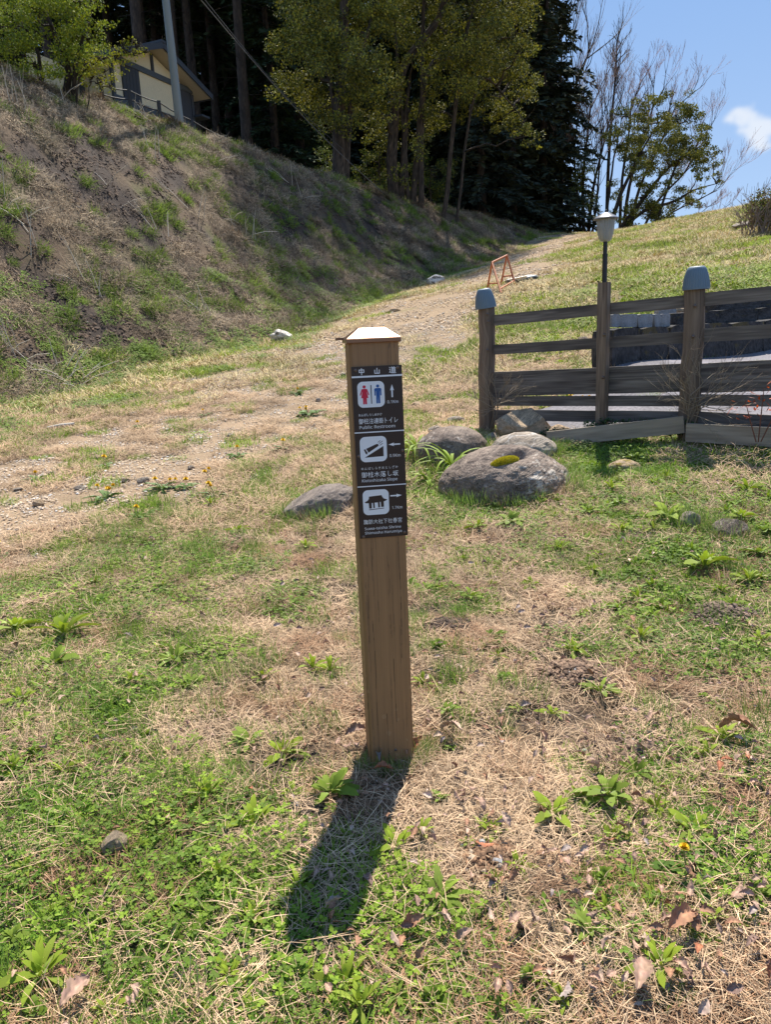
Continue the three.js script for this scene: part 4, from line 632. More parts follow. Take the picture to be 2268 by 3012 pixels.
// near lawn
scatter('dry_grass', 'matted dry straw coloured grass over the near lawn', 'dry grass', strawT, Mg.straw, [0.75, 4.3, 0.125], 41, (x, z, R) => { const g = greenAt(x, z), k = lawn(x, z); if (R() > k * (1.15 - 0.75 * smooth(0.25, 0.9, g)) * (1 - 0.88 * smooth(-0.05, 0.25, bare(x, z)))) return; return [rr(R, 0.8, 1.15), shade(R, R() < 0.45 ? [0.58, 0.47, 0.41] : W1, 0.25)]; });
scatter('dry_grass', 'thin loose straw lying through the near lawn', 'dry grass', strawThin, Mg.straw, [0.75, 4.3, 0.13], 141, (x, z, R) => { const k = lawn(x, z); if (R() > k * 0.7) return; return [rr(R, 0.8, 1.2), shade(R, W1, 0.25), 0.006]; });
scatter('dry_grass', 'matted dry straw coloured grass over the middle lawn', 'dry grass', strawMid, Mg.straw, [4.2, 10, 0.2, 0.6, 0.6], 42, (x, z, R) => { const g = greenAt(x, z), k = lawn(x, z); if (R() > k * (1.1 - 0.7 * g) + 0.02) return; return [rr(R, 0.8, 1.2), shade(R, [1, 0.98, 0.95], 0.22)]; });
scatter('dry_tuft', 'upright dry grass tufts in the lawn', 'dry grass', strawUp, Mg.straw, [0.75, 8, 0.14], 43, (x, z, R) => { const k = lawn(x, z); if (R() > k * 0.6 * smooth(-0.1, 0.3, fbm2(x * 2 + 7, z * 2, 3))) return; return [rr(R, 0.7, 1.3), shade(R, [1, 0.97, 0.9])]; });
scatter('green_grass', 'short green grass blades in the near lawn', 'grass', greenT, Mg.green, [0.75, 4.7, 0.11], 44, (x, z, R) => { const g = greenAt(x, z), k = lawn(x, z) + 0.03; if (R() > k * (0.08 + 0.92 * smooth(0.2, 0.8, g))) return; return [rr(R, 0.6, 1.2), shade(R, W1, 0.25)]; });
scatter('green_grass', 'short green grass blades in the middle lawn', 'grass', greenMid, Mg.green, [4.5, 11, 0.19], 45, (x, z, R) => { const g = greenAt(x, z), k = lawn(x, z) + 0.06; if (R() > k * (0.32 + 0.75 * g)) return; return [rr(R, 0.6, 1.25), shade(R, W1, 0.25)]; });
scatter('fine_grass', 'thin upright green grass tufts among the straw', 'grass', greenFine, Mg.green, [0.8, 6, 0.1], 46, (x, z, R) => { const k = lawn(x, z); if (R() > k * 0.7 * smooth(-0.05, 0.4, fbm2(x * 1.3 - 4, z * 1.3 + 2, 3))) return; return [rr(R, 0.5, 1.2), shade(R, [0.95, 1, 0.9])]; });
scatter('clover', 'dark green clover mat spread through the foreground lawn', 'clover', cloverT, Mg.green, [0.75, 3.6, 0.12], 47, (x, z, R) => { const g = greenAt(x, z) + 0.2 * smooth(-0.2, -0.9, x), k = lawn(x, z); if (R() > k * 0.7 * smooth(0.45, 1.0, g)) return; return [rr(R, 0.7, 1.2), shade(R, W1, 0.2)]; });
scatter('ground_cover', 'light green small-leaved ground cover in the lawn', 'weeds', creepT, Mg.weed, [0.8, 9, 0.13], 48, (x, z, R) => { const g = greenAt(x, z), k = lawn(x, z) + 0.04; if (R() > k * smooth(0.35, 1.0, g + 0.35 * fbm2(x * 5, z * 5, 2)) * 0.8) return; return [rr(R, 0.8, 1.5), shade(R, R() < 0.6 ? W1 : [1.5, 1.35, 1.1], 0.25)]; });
// gravel and chips on the path, crumbs where the soil shows
const pebG = [1, 2, 3].map((s) => { const g = new THREE.IcosahedronGeometry(1, 0), p = g.attributes.position; for (let i = 0; i < p.count; i++) { const x = p.getX(i), y = p.getY(i), z = p.getZ(i), k = 1 + 0.5 * noise3(x * 2 + s * 7, y * 2, z * 2); p.setXYZ(i, x * k, y * k * 0.5, z * k * 0.75); } g.computeVertexNormals(); return g; });
const gritC = (R) => { const k = R(); return shade(R, k < 0.45 ? [0.54, 0.41, 0.28] : k < 0.75 ? [0.47, 0.38, 0.29] : k < 0.9 ? [0.26, 0.19, 0.14] : [0.55, 0.52, 0.48], 0.25); };
const gritPatch = (seed, n, spread, s0, s1) => { const R = rng(seed), list = []; for (let i = 0; i < n; i++) { const g = pebG[i % 3].clone(), f = R(), s = lerp(s0, s1, f * f * f), c = gritC(R), col = []; g.deleteAttribute('uv'); g.scale(s, s * rr(R, 0.5, 1), s); g.rotateY(R() * 6.28); g.translate(rr(R, -spread, spread), s * 0.2, rr(R, -spread, spread)); for (let k = 0; k < g.attributes.position.count; k++) col.push(...c); g.setAttribute('color', new THREE.Float32BufferAttribute(col, 3)); list.push(g); } return mergeGeometries(list); };
const gritT = [1, 2, 3].map((s) => gritPatch(s, 150, 0.14, 0.003, 0.014)), gritFar = [4, 5].map((s) => gritPatch(s, 160, 0.4, 0.010, 0.032)), crumbT = [6, 7].map((s) => gritPatch(s, 90, 0.07, 0.0015, 0.006));
scatter('path_gravel', 'pinkish gravel and chips covering the path', 'gravel', gritT, Mg.pebble, [2.2, 13, 0.22, 0.6], 49, (x, z, R) => { const p = pathAt(x, z); if (R() > p * 1.1) return; return [rr(R, 0.8, 1.2), shade(R, W1, 0.12), 0.004]; }, 0.02);
scatter('path_gravel', 'gravel and chips on the far path', 'gravel', gritFar, Mg.pebble, [12, 38, 0.6, 0.45], 50, (x, z, R) => { const p = pathAt(x, z); if (R() > p * 0.75) return; return [rr(R, 0.8, 1.2), shade(R, [1.05, 1, 0.92], 0.12), 0.01]; }, 0.02);
scatter('soil_crumbs', 'small crumbs of soil and grit between the grass', 'soil', crumbT, Mg.pebble, [0.8, 4.5, 0.1], 51, (x, z, R) => { if (R() > smooth(-0.05, 0.25, bare(x, z)) * lawn(x, z)) return; return [rr(R, 0.7, 1.3), shade(R, [0.62, 0.52, 0.45], 0.2)]; }, 0.02);
// farther grass on the hill and the path edges
const farDry = [21, 22].map((s) => tuft(s, 420, { c0: [0.42, 0.33, 0.16], c1: [0.58, 0.47, 0.25], len: [0.05, 0.15], lean: [0.6, 1.45], spread: 0.42, w: 0.0042, vary: 0.4 })), farGreen = [23, 24].map((s) => tuft(s, 420, { c0: [0.175, 0.235, 0.03], c1: [0.32, 0.39, 0.06], len: [0.04, 0.11], lean: [0.3, 1.2], spread: 0.42, w: 0.0045, vary: 0.4 }));
const hillGreen = (x, z) => smooth(-0.25, 0.35, fbm2(x * 0.8 + 40, z * 0.8, 3) + 0.6 * fbm2(x * 3.1, z * 3.1, 4));
const offBank = (x, z) => notBuilt(x, z) && bankOf(x, z)[0] < 0.04 && !(x > 2.2 && z > -8.9 && z < -7);
scatter('hill_grass', 'dry bleached grass on the hillside', 'dry grass', farDry, Mg.straw, [9, 41, 0.5, 0.62, 1], 52, (x, z, R) => { const p = pathAt(x, z); if (!offBank(x, z) || R() < p * 0.98 || R() < hillGreen(x, z) * 0.5) return; return [rr(R, 0.8, 1.2), shade(R, [1, 0.97, 0.9], 0.2)]; });
scatter('hill_grass', 'green grass on the hillside', 'grass', farGreen, Mg.green, [9, 41, 0.55, 0.62, 1], 53, (x, z, R) => { const p = pathAt(x, z); if (!offBank(x, z) || R() < p * 1.15 || R() > 0.3 + hillGreen(x, z)) return; return [rr(R, 0.7, 1.2), shade(R, W1, 0.2)]; });
// the bank: thatch, green tussocks, dark soil between
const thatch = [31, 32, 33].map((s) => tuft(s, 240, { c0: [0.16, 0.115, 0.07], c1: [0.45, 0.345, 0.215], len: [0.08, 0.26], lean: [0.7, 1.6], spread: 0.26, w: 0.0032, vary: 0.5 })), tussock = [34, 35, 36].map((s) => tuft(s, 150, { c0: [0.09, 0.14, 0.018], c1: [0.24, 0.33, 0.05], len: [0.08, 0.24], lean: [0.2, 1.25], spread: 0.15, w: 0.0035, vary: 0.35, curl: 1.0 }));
const bankT = (x, z) => { const t = bankOf(x, z)[0]; return t > -0.01 && t < 1.35 ? t : null; };
const bankSoil = (x, z, t) => smooth(0.0, 0.26, fbm2(x * 0.9 - 4, z * 0.9 + x * 0.3, 4) - 0.22 * smooth(0.5, 1, t) + 0.05);
const bankZone = [7.5, 40, 0.27, 0.62, 1.5];
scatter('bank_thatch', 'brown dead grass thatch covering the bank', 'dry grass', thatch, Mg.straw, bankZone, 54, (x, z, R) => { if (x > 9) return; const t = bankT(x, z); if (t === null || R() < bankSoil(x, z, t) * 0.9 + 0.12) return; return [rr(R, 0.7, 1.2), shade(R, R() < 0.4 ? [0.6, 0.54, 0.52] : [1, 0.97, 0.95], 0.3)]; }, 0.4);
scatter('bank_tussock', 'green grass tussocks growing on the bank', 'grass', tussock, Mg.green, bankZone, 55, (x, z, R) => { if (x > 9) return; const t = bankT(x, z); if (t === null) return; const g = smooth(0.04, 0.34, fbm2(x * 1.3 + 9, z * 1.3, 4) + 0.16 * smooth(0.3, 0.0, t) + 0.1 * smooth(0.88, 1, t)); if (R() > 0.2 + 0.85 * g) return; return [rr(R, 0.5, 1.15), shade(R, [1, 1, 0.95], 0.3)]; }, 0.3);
const clodT = [8, 9].map((s) => gritPatch(s, 130, 0.24, 0.006, 0.034));
scatter('bank_soil', 'dark crumbly soil showing between the grass of the bank', 'soil', clodT, Mg.pebble, [8, 30, 0.3, 0.62, 1.5], 58, (x, z, R) => { if (x > 6) return; const t = bankT(x, z); if (t === null || t > 1 || R() > bankSoil(x, z, t) * 1.1 + 0.06) return; return [rr(R, 0.7, 1.2), shade(R, [0.21, 0.175, 0.16], 0.3), 0.005]; }, 0.05);
scatter('bank_foot_weeds', 'bright green low weeds along the foot of the bank', 'weeds', creepFar, Mg.weed, [7, 24, 0.3, 0.62, 1], 56, (x, z, R) => { if (x > 4) return; const t = bankOf(x, z)[0]; if (t < -0.32 || t > 0.28 || R() > smooth(-0.25, 0.3, fbm2(x * 1.1, z * 1.1, 3) + 0.1) || R() < pathAt(x, z)) return; return [rr(R, 0.6, 1.1), shade(R, W1, 0.25)]; });
scatter('weed_patch', 'yellow green leafy weeds on the slope behind the fence', 'weeds', creepFar, Mg.weed, [7.2, 15, 0.22, 0.62], 57, (x, z, R) => { if (!offBank(x, z) || x < 1.2) return; const k = Math.exp(-(((x - 1.9) / 0.7) ** 2 + ((z + 7.9) / 0.5) ** 2)) + Math.exp(-(((x - 5.3) / 1.3) ** 2 + ((z + 11.3) / 1.1) ** 2)) + 0.7 * Math.exp(-(((x - 3.4) / 1.0) ** 2 + ((z + 10) / 0.7) ** 2)); if (R() > k * 0.8) return; return [rr(R, 0.5, 1.1), shade(R, [1.4, 1.2, 1], 0.25)]; });

// ---------- single plants, leaves, soil heaps ----------
// where in the picture something lies, by the nearest thing one can find
const landmarks = [[1130, 2300, 'by the signpost foot'], [960, 2560, 'along the signpost shadow'], [700, 2950, 'at the bottom edge left of the middle'], [1300, 2950, 'at the bottom edge right of the middle'], [2100, 2950, 'in the bottom right corner'], [100, 2950, 'in the bottom left corner'], [340, 2510, 'around the buff stone in the clover'], [1440, 2540, 'around the pebbly soil heap'], [1860, 2215, 'around the flat gritty soil patch'], [1700, 1995, 'around the reddish soil heap'], [1315, 1850, 'around the dark soil heap'], [2130, 1820, 'around the far right soil heap'], [1480, 1560, 'below the mossy boulder'], [2090, 1560, 'around the two stones at right'], [2100, 1380, 'below the right edging board'], [1780, 1400, 'right of the mossy boulder'], [900, 1550, 'below the half-buried boulder'], [480, 1650, 'at the near edge of the gravel'], [80, 1900, 'by the left edge above the clover'], [600, 1950, 'in the straw far left of the signpost'], [850, 2000, 'in the straw just left of the signpost'], [60, 2300, 'by the left edge halfway down'], [450, 2200, 'left of the signpost foot in thin clover'], [750, 2400, 'by the tall weed left of the shadow'], [1500, 2300, 'in the straw right of the signpost foot'], [2230, 2300, 'by the right edge halfway down'], [2040, 2570, 'by the dandelion bloom at right'], [1750, 2780, 'in the leafy lower right lawn'], [420, 2750, 'in the thick clover at lower left'], [1500, 1750, 'in the pale straw right of the sign panel'], [1900, 1700, 'in the thin grass right of the pale straw'], [2230, 2750, 'by the right edge near the bottom']];
const where = (u, v) => { let b = landmarks[0], d = 1e9; for (const l of landmarks) { const e = Math.hypot(u - l[0], (v - l[1]) * 1.3); if (e < d) { d = e; b = l; } } return b[2]; };
// a leafy weed: a rosette of spoon-shaped leaves, some lying, some upright
function rosette(seed, n, L, up, c, wide = 0.16, tooth = 0) {
  const R = rng(seed), gb = new GB();
  for (let i = 0; i < n; i++) {
    const az = i * 2.4 + rr(R, -0.4, 0.4), f = i / n, len = L * rr(R, 0.6, 1.05) * (0.7 + 0.3 * (1 - f)), el0 = lerp(0.35, 1.35, f) * up + rr(R, -0.15, 0.2), pts = [], ws = [], segs = 6, side = V3(-Math.sin(az), 0, Math.cos(az)), p = V3(Math.cos(az) * 0.004, 0.003, Math.sin(az) * 0.004), k = rr(R, 0.8, 1.2) * lerp(0.9, 1.35, f);
    let el = el0;
    for (let s = 0; s <= segs; s++) { const t = s / segs; pts.push(p.clone()); ws.push(len * wide * Math.max(0.1, Math.sin(Math.pow(t, 1.3) * Math.PI * 0.94 + 0.12)) * (1 + (s % 2 ? tooth : -tooth)) * (s === segs ? 0.3 : 1)); p.add(V3(Math.cos(az) * Math.cos(el), Math.sin(el), Math.sin(az) * Math.cos(el)).multiplyScalar(len / segs)); el -= rr(R, 0.02, 0.26); }
    side.applyAxisAngle(V3(Math.cos(az), 0, Math.sin(az)), rr(R, -0.6, 0.6)); gb.blade(pts, ws, side, [c[0] * k * 0.9, c[1] * k * 0.9, c[2] * k], [c[0] * k * 1.1, c[1] * k * 1.1, c[2] * k], 0.35);
  }
  return gb.build();
}
const weedG = [rosette(1, 15, 0.10, 0.9, [0.20, 0.27, 0.02], 0.12), rosette(2, 14, 0.11, 1.1, [0.22, 0.29, 0.02], 0.13, 0.1), rosette(3, 17, 0.1, 0.75, [0.17, 0.24, 0.022], 0.12, 0.22), rosette(4, 13, 0.10, 1.3, [0.24, 0.31, 0.025], 0.11), rosette(5, 14, 0.11, 0.9, [0.17, 0.24, 0.022], 0.16, 0.16), rosette(6, 22, 0.09, 1.25, [0.20, 0.26, 0.025], 0.05), rosette(7, 18, 0.07, 1.0, [0.15, 0.22, 0.02], 0.26), rosette(8, 10, 0.1, 0.55, [0.16, 0.2, 0.03], 0.14, 0.3)];
const spots = (s) => s.trim().split(/\s+/).map((q) => q.split(',').map(Number));
function weedAt(u, v, px, kind, label, group, i) { const q = onGround(u, v + px * 0.35), d = q.distanceTo(EYE) * 1.06; q.y += 0.018; const m = new THREE.Mesh(weedG[kind], Mg.weed), R = rng(i * 7 + 3); top(m, 'leafy_weed', label, 'weed', group); m.position.copy(q); m.scale.setScalar(px / FOCAL * d / 0.1); m.rotation.set(rr(R, -0.2, 0.2), R() * 6.28, rr(R, -0.2, 0.2)); m.position.y -= R() * 0.014; m.scale.y *= rr(R, 0.75, 1.15); }
// the ones that stand out: where, how large, which habit, and what tells them apart
const bigWeeds = [
  [972, 2320, 85, 4, 'broad dark green weed close left of the signpost foot'], [750, 2400, 95, 1, 'tall leafy weed left of the signpost shadow'], [1298, 2625, 95, 2, 'spreading weed beside the pebbly soil heap'], [122, 2860, 95, 1, 'bright green weed in the clover at bottom left'], [1062, 2990, 80, 3, 'weed cut by the bottom edge below the shadow end'], [1015, 2880, 75, 1, 'weed just above the bottom middle edge'], [1944, 2830, 95, 1, 'large weed among brown leaves at bottom right'], [2040, 2433, 85, 1, 'spiky weed right of the grit heap'], [1790, 2320, 95, 4, 'wide weed at the near edge of the gritty soil patch'], [1625, 2380, 85, 1, 'upright weed left of the gritty soil patch'],
  [515, 1930, 75, 2, 'weed in straw left of the signpost middle'], [190, 1845, 90, 1, 'pale green weed clump near the left edge by the gravel'], [45, 1830, 80, 1, 'pale weed at the left edge by the gravel'], [157, 1945, 70, 4, 'dark weed below the pale clump at left'], [776, 1985, 60, 3, 'upright narrow-leaved plantain alone in straw left of the post'], [920, 1950, 62, 3, 'left narrow-leaved plantain of the pair by the post'], [973, 1962, 66, 3, 'right narrow-leaved plantain of the pair by the post'], [1685, 1905, 65, 1, 'weed above the reddish soil heap'], [1768, 2020, 75, 2, 'weed growing out of the reddish soil heap'], [1886, 1870, 60, 3, 'bright weed left of the far right soil heap'],
  [735, 2170, 70, 4, 'rounded-leaf weed left of the post, halfway down'], [832, 2200, 75, 1, 'pale weed next to the post foot at left'], [613, 2315, 85, 1, 'bushy weed left of the tall leafy weed'], [1162, 2480, 80, 1, 'weed standing in the signpost shadow'], [1240, 2447, 55, 3, 'small weed at right of the shadow'], [1447, 2436, 60, 1, 'weed above the pebbly soil heap'], [1523, 2538, 55, 1, 'weed right of the pebbly soil heap'], [736, 2697, 75, 1, 'weed at the left edge of the shadow end'], [880, 2607, 60, 1, 'weed half in the shadow edge'], [648, 2567, 65, 3, 'weed with a grey leaf left of the shadow'], [2130, 2158, 75, 1, 'weed right of the gritty soil patch'], [2082, 2205, 60, 3, 'light weed below the right-hand weed'], [1256, 2850, 60, 3, 'small tall weed at bottom right of centre'], [1258, 2975, 70, 1, 'weed at the bottom edge right of centre'], [1733, 2742, 70, 4, 'dark weed in the leafy lower right'], [1502, 1518, 60, 4, 'weed below the mossy boulder'], [1966, 1505, 75, 1, 'tall bright weed left of the pale grey stone'], [1828, 1552, 55, 3, 'pale weed in front of the green patch'], [2075, 1645, 80, 1, 'leafy clump below the dark mottled stone']];
bigWeeds.forEach(([u, v, px, k, l], i) => weedAt(u, v, px, k, l, undefined, i));
spots('122,2005,45 61,2055,55 340,2040,50 388,2000,45 561,2014,50 296,2163,55 429,2158,50 572,2183,45 858,2327,50 184,2260,65 71,2122,50 1243,2000,45 1318,2090,50 1467,1924,45 1488,1992,45 2114,2068,50 1529,2088,40 1624,2096,45 1869,2267,60 1930,2376,50 1297,2353,45 150,2682,55 1780,2580,50 1277,1578,50 1406,1544,50 1746,1672,40 1386,1748,50 2202,1700,60 2237,1618,55 1923,1552,50 102,2980,60 1150,1560,40 840,1430,35 470,1900,45 650,1850,40 900,1600,45 700,1640,40 480,1720,40 300,1760,45 1330,1660,40 1560,1720,40 1650,1610,45 1730,1500,45 1800,1430,45 1870,1340,45 1960,1400,50 2040,1450,45 2110,1380,50 2200,1430,55 2180,1520,45 2240,1330,45 2100,1310,40 1760,1360,40 1690,1420,40 2250,1560,50 2020,1750,50 2150,1780,45 2240,1880,45 2200,2300,50 2100,2700,50 2230,2640,45 1830,2950,50 1560,2870,45 420,2900,45 300,2700,40 520,2640,40 220,2480,45 80,2560,45 440,2420,45 1140,1780,40 1290,1900,40 1450,1800,40 40,2250,50 700,1555,40 800,1510,40 620,1480,35').forEach(([u, v, px], i) => weedAt(u, v, px, i % 8, 'small green leafy weed ' + where(u, v), 'small leafy weeds in the lawn', 100 + i));

{ const R = rng(77); for (let i = 0; i < 165; i++) { const u = rr(R, 20, 2250), v = 1540 + 1450 * Math.pow(R(), 0.85), q = onGround(u, v), g = greenAt(q.x, q.z); if (pathAt(q.x, q.z) > 0.4 || R() > 0.35 + 0.8 * g) continue; weedAt(u, v, rr(R, 22, 55) * lerp(0.6, 1.15, (v - 1540) / 1450), Math.floor(R() * 8), (R() < 0.5 ? 'young low weed ' : 'thin young weed ') + where(u, v), 'small leafy weeds in the lawn', 300 + i); } }

// arching strap-leaved plants by the boulders
function strap(seed, n, L, c) { const R = rng(seed), gb = new GB(); for (let i = 0; i < n; i++) { const az = R() * 6.28, len = L * rr(R, 0.6, 1.1), pts = [], ws = []; let el = rr(R, 0.95, 1.45); const p = V3(rr(R, -0.02, 0.02), 0, rr(R, -0.02, 0.02)), side = V3(-Math.sin(az), 0, Math.cos(az)), k = rr(R, 0.8, 1.25); for (let s = 0; s <= 8; s++) { pts.push(p.clone()); ws.push(0.0105 * Math.sin(Math.min(1, s / 8 * 0.8 + 0.2) * Math.PI * 0.98 + 0.02) + 0.0006); p.add(V3(Math.cos(az) * Math.cos(el), Math.sin(el), Math.sin(az) * Math.cos(el)).multiplyScalar(len / 8)); el -= rr(R, 0.15, 0.42); } gb.blade(pts, ws, side, [c[0] * k, c[1] * k, c[2] * k], [c[0] * k * 1.3, c[1] * k * 1.3, c[2] * k], 0.3); } return gb.build(); }
[[1330, 1392, 26, 0.46, 'arching strap-leaved plant between the two dark boulders'], [1228, 1350, 24, 0.42, 'strap-leaved plant left of the dark boulder behind the post'], [1375, 1288, 11, 0.3, 'strap-leaved plant behind the dark boulder'], [1262, 1430, 16, 0.26, 'low strap-leaved clump left of the mossy boulder'], [1452, 1272, 6, 0.2, 'grassy blades at the foot of the left fence post'], [860, 1520, 6, 0.16, 'grassy blades in front of the half-buried boulder']].forEach(([u, v, n, L, l], i) => { const m = new THREE.Mesh(strap(60 + i, n, L, [0.20, 0.28, 0.025]), Mg.weed); top(m, 'strap_leaf_plant', l, 'plant', 'strap-leaved plants by the boulders'); m.position.copy(onGround(u, v)); });

// leafy tangle of the greenest lawn, and grass grown up against stones and the post
{
  const patch = [1, 2, 3].map((s) => { const R = rng(800 + s), l = []; for (let i = 0; i < 7; i++) { const g = weedG[Math.floor(R() * 8)].clone(), k = rr(R, 0.35, 0.8); g.scale(k, k * rr(R, 0.8, 1.3), k); g.rotateY(R() * 6.28); g.translate(rr(R, -0.13, 0.13), 0, rr(R, -0.13, 0.13)); l.push(g); } return mergeGeometries(l); });
  const rich = greens.slice(0, 4); scatter('leafy_weed_patch', 'tangle of leafy green weeds in the lawn at right', 'weeds', patch, Mg.weed, [2.6, 7, 0.2, 0.6], 820, (x, z, R) => { if (onAsphalt(x, z) || x < -0.2) return; let k = 0; for (const [a, b, r] of rich) k += Math.exp(-((x - a) ** 2 + (z - b) ** 2) / (r * r)); k += 0.12; if (R() > k * smooth(-0.3, 0.25, fbm2(x * 3, z * 3, 3)) * lawn(x, z)) return; return [rr(R, 0.7, 1.2), shade(R, [0.85, 0.92, 0.85], 0.25)]; });
  scatter('leafy_weed_patch', 'thin scatter of leafy green weeds in the lawn at left', 'weeds', patch, Mg.weed, [1.0, 6, 0.26, 0.6], 821, (x, z, R) => { if (R() > 0.4 * smooth(0.1, 0.7, greenAt(x, z)) * lawn(x, z)) return; return [rr(R, 0.25, 0.55), shade(R, [0.9, 0.95, 0.85], 0.25)]; });
  const lush = [[1600, 1150, 0.45], [1690, 1165, 0.35], [1700, 985, 0.8], [1640, 1040, 0.5], [2050, 830, 1.3], [2180, 800, 1.2], [1900, 900, 0.7]].map(([u, v, r]) => { const q = onGround(u, v, 5.9, 40); return [q.x, q.z, r]; });
  scatter('leafy_weed_patch', 'bright leafy weeds behind the fence and on the slope above the wall', 'weeds', patch, Mg.weed, [6.2, 16, 0.24, 0.62], 822, (x, z, R) => { if (onAsphalt(x, z)) return; let k = 0; for (const [a, b, r] of lush) k += Math.exp(-((x - a) ** 2 + (z - b) ** 2) / (r * r)); if (R() > k * 0.7) return; return [rr(R, 1.1, 1.7), shade(R, [1.15, 1.1, 0.9], 0.2)]; });
  const R = rng(830), L = [], ring = (u, v, a, b, n) => { const q = onGround(u, v); for (let i = 0; i < n; i++) { const t = R() * 6.28, k = rr(R, 0.92, 1.15); L.push([q.x + Math.cos(t) * a * k, q.z + Math.sin(t) * b * k, rr(R, 0.6, 1.5)]); } };
  ring(1484, 1440, 0.41, 0.33, 90); ring(1330, 1345, 0.29, 0.23, 50); ring(1536, 1346, 0.24, 0.18, 40); ring(955, 1508, 0.25, 0.16, 60); ring(2028, 1552, 0.065, 0.055, 16); ring(2146, 1578, 0.09, 0.065, 18);
  for (let i = 0; i < 30; i++) { const t = R() * 6.28; L.push([-0.008 + Math.cos(t) * rr(R, 0.09, 0.12), -2.02 + Math.sin(t) * rr(R, 0.09, 0.12), rr(R, 0.4, 0.8)]); }
  [[strawUp[0], Mg.straw, 'dry grass grown up around the stones and post', 'dry grass', 0], [greenFine[0], Mg.green, 'green grass grown up around the stones and post', 'grass', 1]].forEach(([g, m, l, c, k]) => { const P = L.filter((_, i) => i % 2 === k), o = new THREE.InstancedMesh(g, m, P.length); P.forEach(([x, z, s], n) => { dummy.position.set(x, H(x, z), z); dummy.rotation.set(0, n * 1.7, 0); dummy.scale.setScalar(s); dummy.updateMatrix(); o.setMatrixAt(n, dummy.matrix); o.setColorAt(n, tint.setRGB(...shade(R, W1, 0.2))); }); stuff(o, numbered('edge_grass'), l, c); });
}
// dandelions in the gravel
{
  const yellow = std({ color: lin(0.72, 0.47, 0.01), roughness: 0.8, side: THREE.DoubleSide }), leafG = rosette(70, 14, 0.1, 0.45, [0.085, 0.15, 0.02], 0.14, 0.4), stemM = std({ color: lin(0.16, 0.2, 0.06), roughness: 0.8 });
  const hg = new GB(), R = rng(72); for (let ring = 0; ring < 4; ring++) for (let i = 0; i < 16; i++) { const a = i / 16 * 6.283 + ring * 0.2, e = 0.15 + ring * 0.38, d = V3(Math.cos(a) * Math.cos(e), Math.sin(e), Math.sin(a) * Math.cos(e)).multiplyScalar(0.017), s = V3(-Math.sin(a), 0, Math.cos(a)).multiplyScalar(0.003); hg.leaf(V3(0, 0, 0), d, s, [1, 1, 1], 0.1); } const head = hg.build();
  const d = [[310, 1455, 4, 'leafy dandelion with several blooms left of the gravel centre'], [478, 1425, 3, 'dandelion with three blooms beside a grey stone'], [545, 1422, 1, 'dandelion with one bloom right of the three-bloom plant'], [635, 1405, 2, 'dandelion with two blooms farther back'], [638, 1447, 2, 'dandelion with two blooms nearer the lawn'], [698, 1330, 1, 'single dandelion in gravel left of the post'], [836, 1310, 1, 'small single dandelion near the post'], [907, 1208, 3, 'dandelion clump behind the post at left'], [303, 1362, 1, 'lone dandelion in gravel with a dark stone'], [412, 1510, 1, 'lone dandelion at the near edge of the gravel'], [104, 1400, 1, 'lone dandelion at far left of the gravel'], [597, 1210, 1, 'lone dandelion far back on the gravel'], [410, 1246, 1, 'lone dandelion near the bank foot'], [872, 1145, 1, 'lone dandelion far up the path'], [2026, 2570, 1, 'dandelion bloom in the lower right lawn'], [1690, 1170, 2, 'dandelion with blooms behind the fence'], [1730, 1178, 2, 'dandelion beside the square lamp upright'], [3, 1620, 1, 'dandelion at the left photo edge']];
  const R3 = rng(75); d.forEach(([u, v, n, l], i) => { const q = onGround(u, v + 14), o = thing('dandelion', l, 'dandelion', q, 'dandelions on the gravel and lawn'), k = rr(R3, 1.2, 1.6) * (n > 2 ? 1.5 : 1); const lm = part('leaves', leafG, Mg.weed, o); lm.scale.setScalar(k); lm.rotation.y = R3() * 6; for (let b = 0; b < n; b++) { const a = R3() * 6.28, r = n > 1 ? rr(R3, 0.03, 0.11) : 0.02, h = rr(R3, 0.06, 0.1), p = V3(Math.cos(a) * r, h, Math.sin(a) * r * 0.6); part('stem', new GB().tube([V3(0, 0, 0), V3(p.x * 0.7, h * 0.6, p.z * 0.7), p], [0.0022, 0.002, 0.0018], 5, [1, 1, 1]).build(), stemM, o); const f = part('flower', head, yellow, o); f.position.copy(p); f.scale.setScalar(i === 14 ? 0.8 : rr(R3, 1.1, 1.5)); f.rotation.set(rr(R3, -0.3, 0.5), 0, rr(R3, -0.3, 0.3)); } });
}
